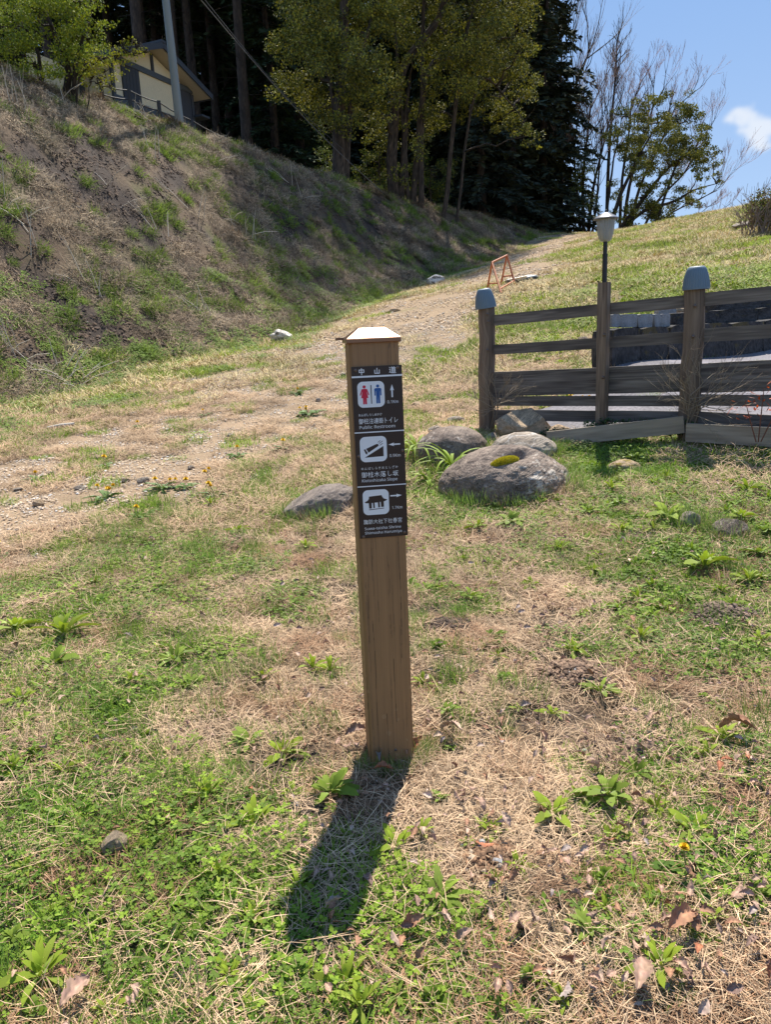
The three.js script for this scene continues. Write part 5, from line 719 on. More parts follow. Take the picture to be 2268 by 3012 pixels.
// dead leaves: curled, brown to pinkish grey
{
  const leafG = [1, 2, 3, 4, 5, 6].map((s) => {   // crumpled, with ragged rims, a midrib and rolled sides
    const R = rng(200 + s), gb = new GB(), n = 14, rows = 9, L = 0.075, w = L * rr(R, 0.25, 0.36), curl = rr(R, 1.0, 2.8), roll = rr(R, 0.7, 2.2), skew = rr(R, -0.5, 0.5);
    for (let i = 0; i <= n; i++) { const t = i / n, y = Math.sin(t * curl + 0.2) * L * 0.3 - t * L * 0.1, wd = w * Math.sin(Math.pow(t, 0.75) * Math.PI * 0.95 + 0.08) * (1 + (i % 2 ? 0.14 : -0.1) + 0.15 * noise2(i * 0.9, s * 3)); for (let j = 0; j < rows; j++) { const a = j / (rows - 1) * 2 - 1, x = Math.sin(a * roll * 0.8) / Math.max(0.3, roll * 0.8) * wd + skew * t * t * L * 0.3, rib = Math.abs(a) < 0.05, vein = (i + Math.abs(j - 4)) % 3 === 0, k = (rib ? 1.25 : vein ? 0.82 : 1) * (1 + 0.3 * noise2(i * 0.7 + s * 9, j * 0.8)); gb.v(t * L - L / 2, 0.004 + Math.max(0, y) + (1 - Math.cos(a * roll)) * wd * 0.8 + 0.0045 * noise2(i * 0.8 + s, j * 0.9 + s) - (rib ? 0.0015 : 0), x, 0, 1, 0, t, a, [k, k * (1 + 0.08 * noise2(i * 0.5, j * 0.5 + s)), k]); } }
    for (let i = 0; i < n; i++) for (let j = 0; j < rows - 1; j++) { if ((j === 0 || j === rows - 2) && hash3(i, j, s * 7) < 0.22) continue; const A = i * rows + j, B = A + rows; gb.i.push(A, A + 1, B, A + 1, B + 1, B); }
    gb.tube([V3(-L / 2, 0.005, 0), V3(-L * 0.68, 0.008, 0.004), V3(-L * 0.8, 0.004, 0.01)], [0.0009, 0.0008, 0.0007], 4, [0.8, 0.7, 0.6]); const g = gb.build(); g.computeVertexNormals(); return g; });
  const mats = [[0.36, 0.225, 0.155], [0.30, 0.155, 0.085], [0.42, 0.29, 0.21], [0.30, 0.235, 0.20], [0.35, 0.13, 0.06], [0.25, 0.16, 0.115]].map((c) => { const m = Mg.dead.clone(); m.color = lin(...c); return m; });
  const crumb = [1, 2, 3].map((s) => { const R = rng(220 + s), l = []; for (let i = 0; i < 16; i++) { const g = leafG[i % 6].clone(), k = rr(R, 0.12, 0.4), c = [[0.40, 0.26, 0.19], [0.32, 0.17, 0.10], [0.26, 0.16, 0.12], [0.46, 0.33, 0.25]][Math.floor(R() * 4)], a = g.attributes.color; for (let q = 0; q < a.count; q++) a.setXYZ(q, a.getX(q) * c[0], a.getY(q) * c[1], a.getZ(q) * c[2]); g.scale(k, k, k); g.rotateX(rr(R, -0.8, 0.8)); g.rotateY(R() * 6.28); g.translate(rr(R, -0.12, 0.12), rr(R, 0.015, 0.035), rr(R, -0.12, 0.12)); l.push(g); } return mergeGeometries(l); });
  scatter('leaf_litter', 'brown crumbled leaf litter between the grass', 'leaf litter', crumb, Mg.dead, [0.8, 4.6, 0.2, 0.62], 225, (x, z, R) => { const k = 0.35 + 0.65 * smooth(-0.3, 0.6, x) * smooth(-3.4, -1.2, z); if (R() > k * lawn(x, z) * (1 - 0.6 * greenAt(x, z))) return; return [rr(R, 0.7, 1.3), shade(R, W1, 0.2)]; });
  const R = rng(210), put = (u, v, px, mat, label, grp) => { const q = onGround(u, v), m = new THREE.Mesh(leafG[Math.floor(R() * 6)], mats[mat]); top(m, 'dead_leaf', label, 'leaf', grp); m.position.copy(q).y += 0.034 + R() * 0.022; m.scale.setScalar(px / FOCAL * q.distanceTo(EYE) / 0.075); m.rotation.set(rr(R, -0.7, 0.7) + (R() < 0.35 ? 2.9 : 0), R() * 6.28, rr(R, -0.7, 0.7)); return m; };
  put(1118, 2262, 62, 3, 'pale crumpled leaf against the front of the post foot'); put(1215, 2215, 70, 4, 'rust red leaf standing at the right of the post foot').rotation.set(1.2, 0.6, 0.4); put(1130, 2305, 55, 4, 'red brown leaf lying in front of the post foot'); put(1052, 2245, 45, 5, 'dark leaf at the left of the post foot'); put(1048, 2195, 60, 5, 'rolled brown leaf left of the post foot'); put(1330, 2195, 80, 2, 'large tan leaf with orange edge right of the post'); put(990, 2725, 55, 3, 'silver grey leaf in the end of the shadow'); put(1545, 2740, 85, 5, 'dark curled leaf in the lower right straw'); put(2170, 2200, 90, 1, 'long purple brown leaf by the right-hand weeds'); put(2000, 2760, 100, 1, 'dark brown curled leaf pile at lower right'); put(1880, 2940, 90, 0, 'big brown leaf near the bottom right edge'); put(230, 2970, 80, 0, 'pointed brown leaf at the bottom left');
  for (let i = 0; i < 300; i++) { const near = R() < 0.62, u = near ? rr(R, 1150, 2268) : rr(R, 0, 2268), v = 1750 + 1260 * Math.pow(R(), near ? 0.62 : 0.8), px = (22 + 38 * R() * R()) * lerp(0.55, 1.15, (v - 1750) / 1260); if (greenAt(onGround(u, v).x, onGround(u, v).z) > 0.85 && R() < 0.6) continue; { const k = Math.floor(R() * R() * 6); put(u, v, px, k, (px > 42 ? 'large ' : px < 24 ? 'small ' : '') + ['brown', 'dark russet', 'pale tan', 'grey', 'rust red', 'dark brown'][k] + ' dead leaf ' + where(u, v), 'dead leaves scattered over the lawn'); } }
}
// heaps of crumbly soil and grit
{
  const pebPlain = pebG; const clodM = std({ vertexColors: true, roughness: 0.97, flatShading: true });
  const heap = (u, v, px, flat, label, c, seed, pebbles) => {
    const q = onGround(u, v), r = px / FOCAL * q.distanceTo(EYE), R = rng(seed), o = thing('soil_heap', label, 'soil', q, 'soil heaps in the lawn'), list = [], mk = (s, x, y, z, col) => { const g = new THREE.IcosahedronGeometry(s, 0), p = g.attributes.position, cc = []; for (let i = 0; i < p.count; i++) { const a = p.getX(i), b = p.getY(i), d = p.getZ(i), k = 1 + 0.4 * noise3(a / s * 1.7 + seed + x * 90, b / s * 1.7, d / s * 1.7 + z * 70); p.setXYZ(i, a * k + x, b * k * 0.8 + y, d * k + z); cc.push(...col); } g.computeVertexNormals(); g.setAttribute('color', new THREE.Float32BufferAttribute(cc, 3)); g.deleteAttribute('uv'); list.push(g); };
    for (let i = 0; i < 900; i++) { const a = R() * 6.28, d = Math.pow(R(), 0.6), x = Math.cos(a) * d * r, z = Math.sin(a) * d * r * 0.75, s = (0.003 + 0.009 * R() * R()) * (1.1 - 0.4 * d) * clamp(r / 0.12, 0.8, 1.5), k = rr(R, 0.5, 1.35); mk(s, x, flat * r * Math.pow(1 - d, 0.8) + (H(q.x + x, q.z + z) - q.y) + s * 0.4, z, [c[0] * k, c[1] * k, c[2] * k]); }
    const m = part('clods', mergeGeometries(list), clodM, o); m.userData.kind = 'stuff';
    const mound = new THREE.SphereGeometry(1, 20, 8, 0, 6.2832, 0, Math.PI / 2); mound.scale(r * 0.8, flat * r * 0.75, r * 0.6); const col = []; for (let i = 0; i < mound.attributes.position.count; i++) col.push(c[0] * 0.8, c[1] * 0.8, c[2] * 0.8); mound.setAttribute('color', new THREE.Float32BufferAttribute(col, 3)); part('mound', mound, clodM, o);
    for (let i = 0; i < pebbles; i++) { const a = R() * 6.28, d = Math.sqrt(R()) * 0.85, x = Math.cos(a) * d * r, z = Math.sin(a) * d * r * 0.75, s = rr(R, 0.007, 0.015), g = pebPlain[i % 3], pm = part('pebble', g, new THREE.MeshStandardMaterial({ color: lin(...(R() < 0.5 ? [0.33, 0.32, 0.31] : [0.42, 0.32, 0.22])), roughness: 0.85 }), o); pm.scale.set(s, s * 1.3, s); pm.position.set(x, flat * r * (1 - d) + s * 0.5, z); pm.rotation.y = R() * 6; }
  };
  heap(1438, 2540, 120, 0.3, 'pebbly brown soil heap in front of the post at right', [0.23, 0.13, 0.07], 301, 16); heap(1700, 1995, 130, 0.28, 'crumbly reddish soil heap right of the post', [0.22, 0.14, 0.09], 302, 12); heap(1860, 2215, 150, 0.14, 'flat gritty soil patch at right with grey stones', [0.20, 0.13, 0.085], 303, 16); heap(1315, 1852, 95, 0.25, 'dark soil heap just right of the post', [0.10, 0.066, 0.046], 304, 4); heap(2130, 1822, 110, 0.28, 'grey brown soil heap near the right edge', [0.16, 0.11, 0.078], 305, 8); heap(892, 2372, 55, 0.15, 'small dark soil scrape left of the shadow', [0.13, 0.095, 0.065], 306, 2); heap(1875, 1575, 60, 0.22, 'brown soil heap in front of the weeds', [0.2, 0.13, 0.085], 307, 3); heap(705, 1588, 45, 0.25, 'small brown soil heap below the half-buried boulder', [0.17, 0.12, 0.085], 308, 2);
}
// bare twiggy shrubs against the fence, red nandina, ivy, dead stalks on the bank
const twigM = std({ vertexColors: true, roughness: 0.9 });
function twiggy(gb, R, p, d, len, r, depth, c, spread = 0.6) {
  const pts = [p.clone()], rad = [r], n = 3; for (let k = 1; k <= n; k++) { d.add(V3(R() - 0.5, R() - 0.4, R() - 0.5).multiplyScalar(0.35)).normalize(); p = p.clone().addScaledVector(d, len / n); pts.push(p); rad.push(r * (1 - 0.4 * k / n)); }
  gb.tube(pts, rad, 4, c); if (depth > 0) { const m = 2 + (R() < 0.6 ? 1 : 0); for (let i = 0; i < m; i++) twiggy(gb, R, pts[1 + Math.floor(R() * 3)].clone(), d.clone().add(V3(R() - 0.5, R() - 0.45, R() - 0.5).multiplyScalar(spread * 2)).normalize(), len * rr(R, 0.5, 0.8), r * 0.6, depth - 1, c, spread); }
}
[[2008, 1300, 2045, 1150, 'bare twiggy shrub in front of the right fence post', 5, 0.30], [1442, 1272, 1470, 1150, 'bare twiggy shrub beside the left fence post', 3, 0.24]].forEach(([u, v, u2, v2, l, n, L], i) => { const R = rng(320 + i), gb = new GB(), a = onFence(u, v, 0.13), b = onFence(u2, v2, 0.14); for (let k = 0; k < n; k++) { const e = b.clone().add(V3(rr(R, -0.08, 0.08), rr(R, -0.08, 0.06), rr(R, 0, 0.05))); gb.tube([a, a.clone().lerp(e, 0.5).add(V3(rr(R, -0.02, 0.02), 0, 0.01)), e], [0.006, 0.005, 0.004], 5, [0.2, 0.155, 0.11]); for (let t = 0; t < 4; t++) twiggy(gb, R, a.clone().lerp(e, rr(R, 0.55, 1)), V3(rr(R, -1, 1.2) + (i ? 0.2 : 0), rr(R, -0.1, 0.8), rr(R, -0.1, 0.5)).normalize(), L * rr(R, 0.5, 0.9), 0.0032, 3, [0.27, 0.21, 0.145]); } const m = new THREE.Mesh(gb.build(), twigM); top(m, 'bare_shrub', l, 'shrub', 'bare shrubs at the fence'); });
{
  const R = rng(330), o = thing('nandina', 'slender plant with red orange leaves before the right edging board', 'plant', onFence(2232, 1300, 0.3)), st = new GB(), lf = new GB();
  for (const [x, h] of [[0, 0.34], [-0.07, 0.27], [0.08, 0.3]]) { const tip = V3(x * 1.6, h, 0.02); st.tube([V3(x * 0.2, 0, 0), V3(x, h * 0.55, 0.01), tip], [0.004, 0.0035, 0.002], 5, [0.16, 0.06, 0.035]); for (let i = 0; i < 26; i++) { const q = tip.clone().add(V3(rr(R, -0.09, 0.09), rr(R, -0.12, 0.03), rr(R, -0.05, 0.05))), d = V3(R() - 0.5, rr(R, -0.4, 0.2), R() - 0.5).normalize().multiplyScalar(0.045); lf.leaf(q, d, V3(-d.z, 0, d.x).multiplyScalar(0.22), R() < 0.6 ? [0.62, 0.11, 0.025] : R() < 0.5 ? [0.3, 0.08, 0.03] : [0.22, 0.15, 0.06]); } }
  part('stems', st.build(), twigM, o); part('leaves', lf.build(), Mg.weed, o);
}
[[1880, 1250, 0.42, 0.11, 'green ivy creeping along the planks between lamp upright and right post'], [1795, 1262, 0.16, 0.13, 'green ivy at the foot of the square lamp upright'], [1700, 1262, 0.3, 0.07, 'low green growth on the planks left of the lamp upright'], [2150, 1262, 0.4, 0.06, 'low green growth behind the right edging board']].forEach(([u, v, w, h, l], i) => { const R = rng(340 + i), gb = new GB(), c = onFence(u, v, 0.07), cnt = 420; for (let k = 0; k < cnt; k++) { const x = rr(R, -1, 1) * w, y = Math.abs(rr(R, -1, 1)) * h * (0.5 + 0.8 * Math.abs(noise2(x * 9, i))) - 0.05, p = c.clone().addScaledVector(fDir, x).add(V3(0, y, 0)).addScaledVector(fNor, rr(R, -0.01, 0.06)), d = V3(R() - 0.5, rr(R, -0.7, 0.3), R() - 0.2).normalize().multiplyScalar(rr(R, 0.016, 0.034)), k2 = rr(R, 0.7, 1.3); gb.leaf(p, d, V3(-d.z, 0.2 * d.y, d.x).multiplyScalar(0.45), [0.05 * k2, 0.10 * k2, 0.022 * k2]); } const m = new THREE.Mesh(gb.build(), Mg.weed); top(m, 'ivy', l, 'ivy', 'ivy on the fence'); });
{ // bleached stalks lying and standing on the bank
  const R = rng(350), c = [0.52, 0.46, 0.37], stalks = [[40, 620, 7, 'pair'], [60, 320, 6, 'fan'], [170, 300, 5, 'leaning'], [415, 350, 9, 'tangle'], [470, 490, 3, 'single'], [460, 690, 5, 'upright'], [720, 680, 8, 'forked'], [835, 545, 3, 'thin'], [870, 585, 3, 'short'], [270, 840, 4, 'long'], [570, 620, 3, 'lying'], [190, 1105, 16, 'heap'], [60, 1060, 8, 'bundle'], [620, 480, 2, 'upright single'], [590, 930, 5, 'loose'], [90, 730, 3, 'bent'], [350, 590, 3, 'crossed']];
  const wh = ['far left, halfway up', 'upper left', 'below the maple', 'below the pole', 'in the upper middle', 'left of the bank middle', 'in the bank middle', 'by the tree shade', 'at the edge of the tree shade', 'on the lower left', 'on the right part', 'at the left foot of the bank', 'above the stalk heap', 'below the house corner', 'above the white rock', 'at the far left', 'in the dark soil'];
  stalks.forEach(([u, v, n, kind], i) => { const q = onGround(u, v, 6, 40), gb = new GB(); for (let k = 0; k < n; k++) { const a = q.clone().add(V3(rr(R, -0.25, 0.25), 0, rr(R, -0.2, 0.2))); a.y = H(a.x, a.z) + 0.02; const lie = kind === 'heap' || R() < 0.55, d = lie ? V3(rr(R, -1, 1), rr(R, 0.0, 0.5), rr(R, -0.3, 0.7)).normalize() : V3(rr(R, -0.35, 0.35), 1, rr(R, -0.1, 0.5)).normalize(), L = rr(R, 0.3, 0.75), e = a.clone().addScaledVector(d, L); e.y = Math.max(e.y, H(e.x, e.z) + 0.06); gb.tube([a, a.clone().lerp(e, 0.5).add(V3(0, 0.03, 0.02)), e], [0.007, 0.006, 0.003], 4, shade(R, c, 0.2)); if (R() < 0.4) gb.tube([a.clone().lerp(e, 0.6), e.clone().add(V3(rr(R, -0.15, 0.15), 0.06, 0.05))], [0.004, 0.002], 4, c); } const m = new THREE.Mesh(gb.build(), twigM); top(m, 'dead_stalks', kind + ' bleached dead stalks on the bank ' + wh[i], 'dead stalks', 'bleached stalks on the bank'); });
  const q = onGround(176, 1262), gb = new GB(); gb.tube([q.clone().add(V3(-0.13, 0.02, 0.02)), q.clone().add(V3(0.02, 0.04, 0)), q.clone().add(V3(0.15, 0.05, -0.02))], [0.016, 0.021, 0.014], 7, [0.5, 0.46, 0.38]); const m = new THREE.Mesh(gb.build(), twigM); top(m, 'driftwood_stick', 'short bleached stick lying at the left edge of the gravel', 'stick');
}

// ---------- trees ----------
const leafM = phys({ vertexColors: true, roughness: 0.8, specularIntensity: 0.5, transmission: 0.3, thickness: 0, side: THREE.DoubleSide });
const needleM = std({ vertexColors: true, roughness: 0.9, side: THREE.DoubleSide });
const barkTex = noiseTex(128, 256, (u, v) => { const k = 0.42 + 0.22 * tile(u, v, 6, (x, y) => fbm2(x * 2, y * 0.7, 4)) + 0.16 * tile(u, v, 24, (x, y) => noise2(x, y * 0.35)); return [k, k * 0.9, k * 0.8]; });
const barkM = std({ map: barkTex, bumpMap: barkTex, bumpScale: 0.02, roughness: 0.97, vertexColors: true });
const bend = (a, b, R, n, wob) => { const pts = []; for (let k = 0; k <= n; k++) { const t = k / n, q = a.clone().lerp(b, t); q.add(V3(R() - 0.5, R() - 0.3, R() - 0.5).multiplyScalar(wob * Math.sin(t * Math.PI))); pts.push(q); } return pts; };
const taper = (n, r0, r1) => Array.from({ length: n + 1 }, (_, k) => lerp(r0, r1, Math.pow(k / n, 0.8)));
// leaves through a clump: denser towards its skin, hanging or level, light and dark by kind
function clumpLeaves(gb, R, c, rx, ry, rz, n, size, cols, dirDown = 0.3) {
  for (let i = 0; i < n; i++) {
    const a = R() * 6.283, z = R() * 2 - 1, rr_ = Math.pow(R(), 0.42), s = Math.sqrt(1 - z * z), p = V3(c.x + Math.cos(a) * s * rx * rr_, c.y + z * ry * rr_, c.z + Math.sin(a) * s * rz * rr_), col = cols[Math.floor(R() * cols.length)], k = rr(R, 0.75, 1.25), L = size * rr(R, 0.6, 1.2);
    const d = V3(R() - 0.5, (R() - 0.5) - dirDown * 0.6, R() - 0.5).normalize(), w = V3(R() - 0.5, R() - 0.5, R() - 0.5).cross(d).normalize();
    gb.leaf(p, d.multiplyScalar(L), w.multiplyScalar(L * 0.36), [col[0] * k, col[1] * k, col[2] * k], 0.25);
  }
}
// a broad-leaved tree from its stems and clumps: clumps [u, v, radius in the photo] hang at the tree's own distance and are spread in depth
function leafTree(name, label, group, { stems, clumps, Z, dz = 1.6, leaf = 0.085, per = 420, cols, seed, bark = [0.45, 0.4, 0.36], r0 = 0.22, flat = 0.8, limbs = true, limbR = 0.03 }) {
  const R = rng(seed), tg = new GB(), cg = new GB(), o = thing(name, label, 'tree', null, group), all = [];
  for (const st of stems) { const pts = st.p.map(([u, v, d = 0]) => at(u, v, Z + d)); pts[0].y = Math.min(pts[0].y, H(pts[0].x, pts[0].z)) - 0.15; const curve = new THREE.CatmullRomCurve3(pts), n = 14, cp = curve.getPoints(n); cp.forEach((q, k) => { if (k) q.add(V3(R() - 0.5, 0, R() - 0.5).multiplyScalar(0.05)); all.push(q); }); tg.tube(cp, taper(n, st.r ?? r0, (st.r ?? r0) * (st.end ?? 0.3)), 9, bark); }
  for (const [u, v, rp, k = 1, dd] of clumps) {
    const d = dd ?? rr(R, -dz, dz), c = at(u, v, Z + d), r = rp / FOCAL * (Z + d) * 1.02;
    if (limbs) { let best = all[0], bd = 1e9; for (const q of all) { const e = q.distanceTo(c) + (q.y > c.y ? 1.5 * (q.y - c.y) : 0); if (e < bd) { bd = e; best = q; } } tg.tube(bend(best, c, R, 6, 0.25), taper(6, Math.min(limbR * 2, limbR + r * 0.03), 0.008), 5, bark); for (let i = 0; i < 5; i++) tg.tube(bend(c.clone().lerp(best, 0.2), c.clone().add(V3(R() - 0.5, R() - 0.4, R() - 0.5).multiplyScalar(r * 1.7)), R, 3, 0.1), taper(3, 0.012, 0.003), 3, bark); }
    const m = Math.round(per * k * Math.pow(r / 0.9, 2)); for (let j = 0; j < 11; j++) { const off = V3(R() - 0.5, R() - 0.5, R() - 0.5).multiplyScalar(r * 1.75), q = rr(R, 0.22, 0.5), tone = rr(R, 0.65, 1.2); clumpLeaves(cg, R, c.clone().add(off), r * q * 1.25, r * q * flat, r * q * 1.25, Math.round(m * q * q * 0.75), leaf * rr(R, 0.75, 1.1), cols.map((k) => [k[0] * tone, k[1] * tone, k[2] * tone]), rr(R, 0, 1)); }
  }
  part('trunk', tg.build(), barkM, o); const cr = part('crown', cg.build(), leafM, o); cr.userData.kind = 'stuff'; return o;
}
const evergreen = [[0.23, 0.225, 0.022], [0.31, 0.285, 0.028], [0.13, 0.145, 0.018], [0.07, 0.085, 0.015], [0.10, 0.115, 0.02], [0.33, 0.30, 0.04]], maple = [[0.29, 0.34, 0.022], [0.21, 0.28, 0.02], [0.14, 0.20, 0.02], [0.34, 0.37, 0.025]], dim = [[0.09, 0.13, 0.022], [0.06, 0.09, 0.018], [0.13, 0.165, 0.03]];
leafTree('evergreen_tree', 'tall evergreen tree with yellow green clumps and straight trunk on the bank crest', 'evergreen trees on the bank crest', { seed: 401, Z: 27.4, per: 1600, leaf: 0.09, cols: evergreen, r0: 0.27, dz: 1.8,
  stems: [{ p: [[998, 545], [998, 420], [1002, 280], [1008, 130], [1012, -60], [1016, -420], [1012, -880]], r: 0.27, end: 0.3 }, { p: [[1006, 330], [1040, 230], [1085, 80], [1110, -80]], r: 0.12 }, { p: [[1000, 300], [960, 200], [905, 90], [850, -60]], r: 0.1 }],
  clumps: [[880, 60, 75], [910, 150, 80], [960, 90, 75], [870, 230, 62], [945, 245, 78], [1010, 180, 78], [1060, 110, 80], [1075, 210, 62], [1010, 40, 80], [930, -30, 85], [1070, -20, 85], [840, 130, 45], [985, 320, 60], [1040, 300, 58], [925, 325, 35, 0.7], [900, -140, 95], [1020, -160, 110], [1110, -140, 95], [960, -280, 110], [1080, -300, 110], [1000, -430, 130], [900, -420, 100], [1100, -470, 120], [1010, -600, 130], [940, -720, 110], [1060, -760, 110], [1010, -900, 100], [1030, 370, 40, 0.8], [1100, 30, 60]] });
leafTree('evergreen_tree', 'large evergreen tree with forked leaning trunk and hanging yellow green crown', 'evergreen trees on the bank crest', { seed: 402, Z: 30.2, per: 1250, leaf: 0.095, cols: evergreen, r0: 0.24, dz: 2.4,
  stems: [{ p: [[1160, 588], [1152, 470], [1160, 330], [1182, 215], [1215, 150], [1290, 60], [1330, -120], [1350, -560]], r: 0.24, end: 0.35 }, { p: [[1178, 588], [1188, 450], [1196, 330], [1205, 230]], r: 0.17 }, { p: [[1200, 190], [1270, 190], [1330, 170], [1420, 120], [1520, 110]], r: 0.13, end: 0.15 }, { p: [[1225, 145], [1245, 40], [1260, -140]], r: 0.12 }, { p: [[1290, 60], [1400, 0], [1480, -80]], r: 0.1 }, { p: [[1190, 195], [1165, 120], [1150, -60]], r: 0.09 }, { p: [[1330, 170], [1420, 230], [1500, 300], [1545, 360]], r: 0.06, end: 0.2 }],
  clumps: [[1130, 250, 52], [1115, 310, 55], [1140, 385, 50], [1095, 380, 40], [1215, 330, 55], [1255, 365, 52], [1290, 330, 40], [1190, 90, 55], [1250, 40, 75], [1160, 20, 60], [1330, 20, 85], [1400, 70, 85], [1310, 110, 70], [1460, 30, 85], [1520, 60, 62], [1385, 160, 85], [1470, 130, 70], [1540, 130, 45], [1330, 215, 70], [1420, 230, 72], [1500, 200, 60], [1545, 220, 40], [1470, 290, 55, 0.8], [1530, 300, 45], [1535, 365, 42], [1555, 400, 32], [1340, 290, 42, 0.8], [1390, 300, 40, 0.6], [1470, 355, 32], [1230, 440, 35, 0.7], [1120, 470, 38, 0.7], [1180, 520, 30, 0.6], [1270, -100, 110], [1400, -100, 120], [1520, -60, 90], [1180, -90, 90], [1340, -240, 130], [1470, -220, 110], [1260, -280, 120], [1400, -380, 140], [1290, -460, 130], [1380, -580, 120], [1210, 160, 42]] });
leafTree('maple_bush', 'spreading light green maple on the bank top at left', null, { seed: 403, Z: 18.3, per: 3000, cols: maple, leaf: 0.055, r0: 0.09, dz: 1.3, bark: [0.3, 0.26, 0.22], limbR: 0.018, flat: 0.7,
  stems: [{ p: [[185, 262], [200, 200], [170, 120], [120, 20], [60, -80]], r: 0.09 }, { p: [[195, 262], [225, 215], [250, 190], [300, 170], [395, 150]], r: 0.05, end: 0.12 }, { p: [[120, 230], [110, 150], [60, 60]], r: 0.06 }, { p: [[205, 250], [230, 150], [260, 60], [265, -40]], r: 0.06 }],
  clumps: [[20, 40, 75], [90, 20, 80], [160, 30, 80], [230, 40, 65], [270, 20, 45], [60, 110, 75], [140, 110, 75], [210, 110, 65], [265, 120, 42], [30, 170, 55], [100, 180, 55], [170, 185, 52], [235, 180, 45], [270, 165, 35], [-60, 60, 85], [-50, 160, 65], [40, -70, 90], [140, -70, 95], [230, -50, 75], [-60, -60, 100], [100, -170, 110], [200, -150, 90]] });
leafTree('maple_bush', 'lime yellow maple branch spray in front of the house', null, { seed: 404, Z: 18.0, per: 1900, cols: [[0.36, 0.36, 0.018], [0.30, 0.33, 0.02], [0.42, 0.40, 0.03]], leaf: 0.05, r0: 0.03, dz: 0.35, bark: [0.3, 0.26, 0.22], limbR: 0.01, flat: 0.45,
  stems: [{ p: [[215, 265], [235, 222], [270, 190], [330, 165], [410, 145]], r: 0.028, end: 0.15 }, { p: [[240, 235], [270, 240], [300, 260]], r: 0.015 }],
  clumps: [[260, 195, 32], [300, 175, 34], [340, 160, 32], [375, 150, 26], [405, 140, 18], [395, 165, 20], [355, 185, 26], [310, 205, 28], [270, 225, 26], [300, 240, 20], [325, 255, 15, 0.7], [365, 128, 16], [430, 150, 12, 0.7], [250, 210, 24], [392, 120, 12, 0.7]] });
for (const [l, seed, u, v, r, Z, cl] of [['low leafy shrub at the wood edge between the evergreen trunks', 405, 1120, 540, 0.04, 31, [[1080, 480, 32], [1110, 520, 36], [1140, 490, 30], [1100, 550, 28], [1060, 520, 25]]], ['low leafy shrub at the wood edge right of the evergreen trunks', 406, 1270, 605, 0.04, 33, [[1240, 500, 34], [1285, 520, 36], [1320, 490, 28], [1270, 560, 32], [1225, 550, 25], [1310, 560, 26], [1215, 590, 20]]], ['pale green sapling by the straight evergreen trunk', 407, 985, 520, 0.03, 30, [[965, 420, 26], [960, 470, 30], [985, 500, 26], [960, 360, 22]]], ['small green sapling at the right end of the dark wood', 409, 1700, 690, 0.03, 41, [[1715, 490, 22], [1725, 520, 28], [1700, 540, 24], [1720, 580, 24], [1745, 600, 20], [1705, 620, 22]]]])
  leafTree('wood_edge_shrub', l, 'shrubs at the wood edge', { seed, Z, per: 1700, cols: dim.concat(evergreen.slice(0, 1)), leaf: 0.08, r0: r, dz: 0.8, limbR: 0.014, stems: [{ p: [[u, v], [u - 5, v - 60], [u, v - 110]], r }], clumps: cl });
leafTree('leaning_evergreen', 'leaning many-stemmed evergreen with olive clumps against the sky at right', null, { seed: 408, Z: 39, per: 2500, cols: [[0.20, 0.20, 0.025], [0.27, 0.25, 0.035], [0.13, 0.145, 0.022], [0.08, 0.095, 0.018]], leaf: 0.095, r0: 0.16, dz: 1.3, limbR: 0.03, bark: [0.26, 0.235, 0.21],
  stems: [{ p: [[1790, 690], [1850, 640], [1905, 570], [1960, 500], [2060, 430]], r: 0.17, end: 0.2 }, { p: [[1782, 690], [1810, 620], [1850, 520], [1890, 440], [1960, 330]], r: 0.14, end: 0.2 }, { p: [[1795, 690], [1880, 630], [1990, 590], [2040, 560], [2110, 540]], r: 0.12, end: 0.15 }, { p: [[1776, 690], [1790, 600], [1805, 480], [1830, 350]], r: 0.1, end: 0.2 }, { p: [[1905, 570], [1985, 500], [2010, 440], [1990, 340]], r: 0.08, end: 0.2 }, { p: [[1880, 610], [1940, 590], [2030, 600]], r: 0.06, end: 0.2 }],
  clumps: [[1989, 317, 42], [2039, 357, 26], [1877, 333, 30], [1827, 341, 24], [1933, 313, 34], [2061, 397, 30], [1805, 393, 28], [1853, 405, 34], [1973, 401, 38], [2017, 421, 46], [1901, 449, 48], [1961, 453, 48], [2061, 449, 38], [1977, 481, 40], [2081, 473, 28], [1857, 437, 28], [2061, 509, 20], [2112, 521, 16, 0.7], [2065, 557, 10], [2009, 577, 30], [2039, 601, 22], [1933, 537, 34], [1889, 581, 42], [1921, 617, 40], [1841, 625, 34], [1953, 625, 28], [1870, 500, 30, 0.7], [1820, 560, 26, 0.7], [1940, 365, 30], [1895, 380, 26, 0.7]] });

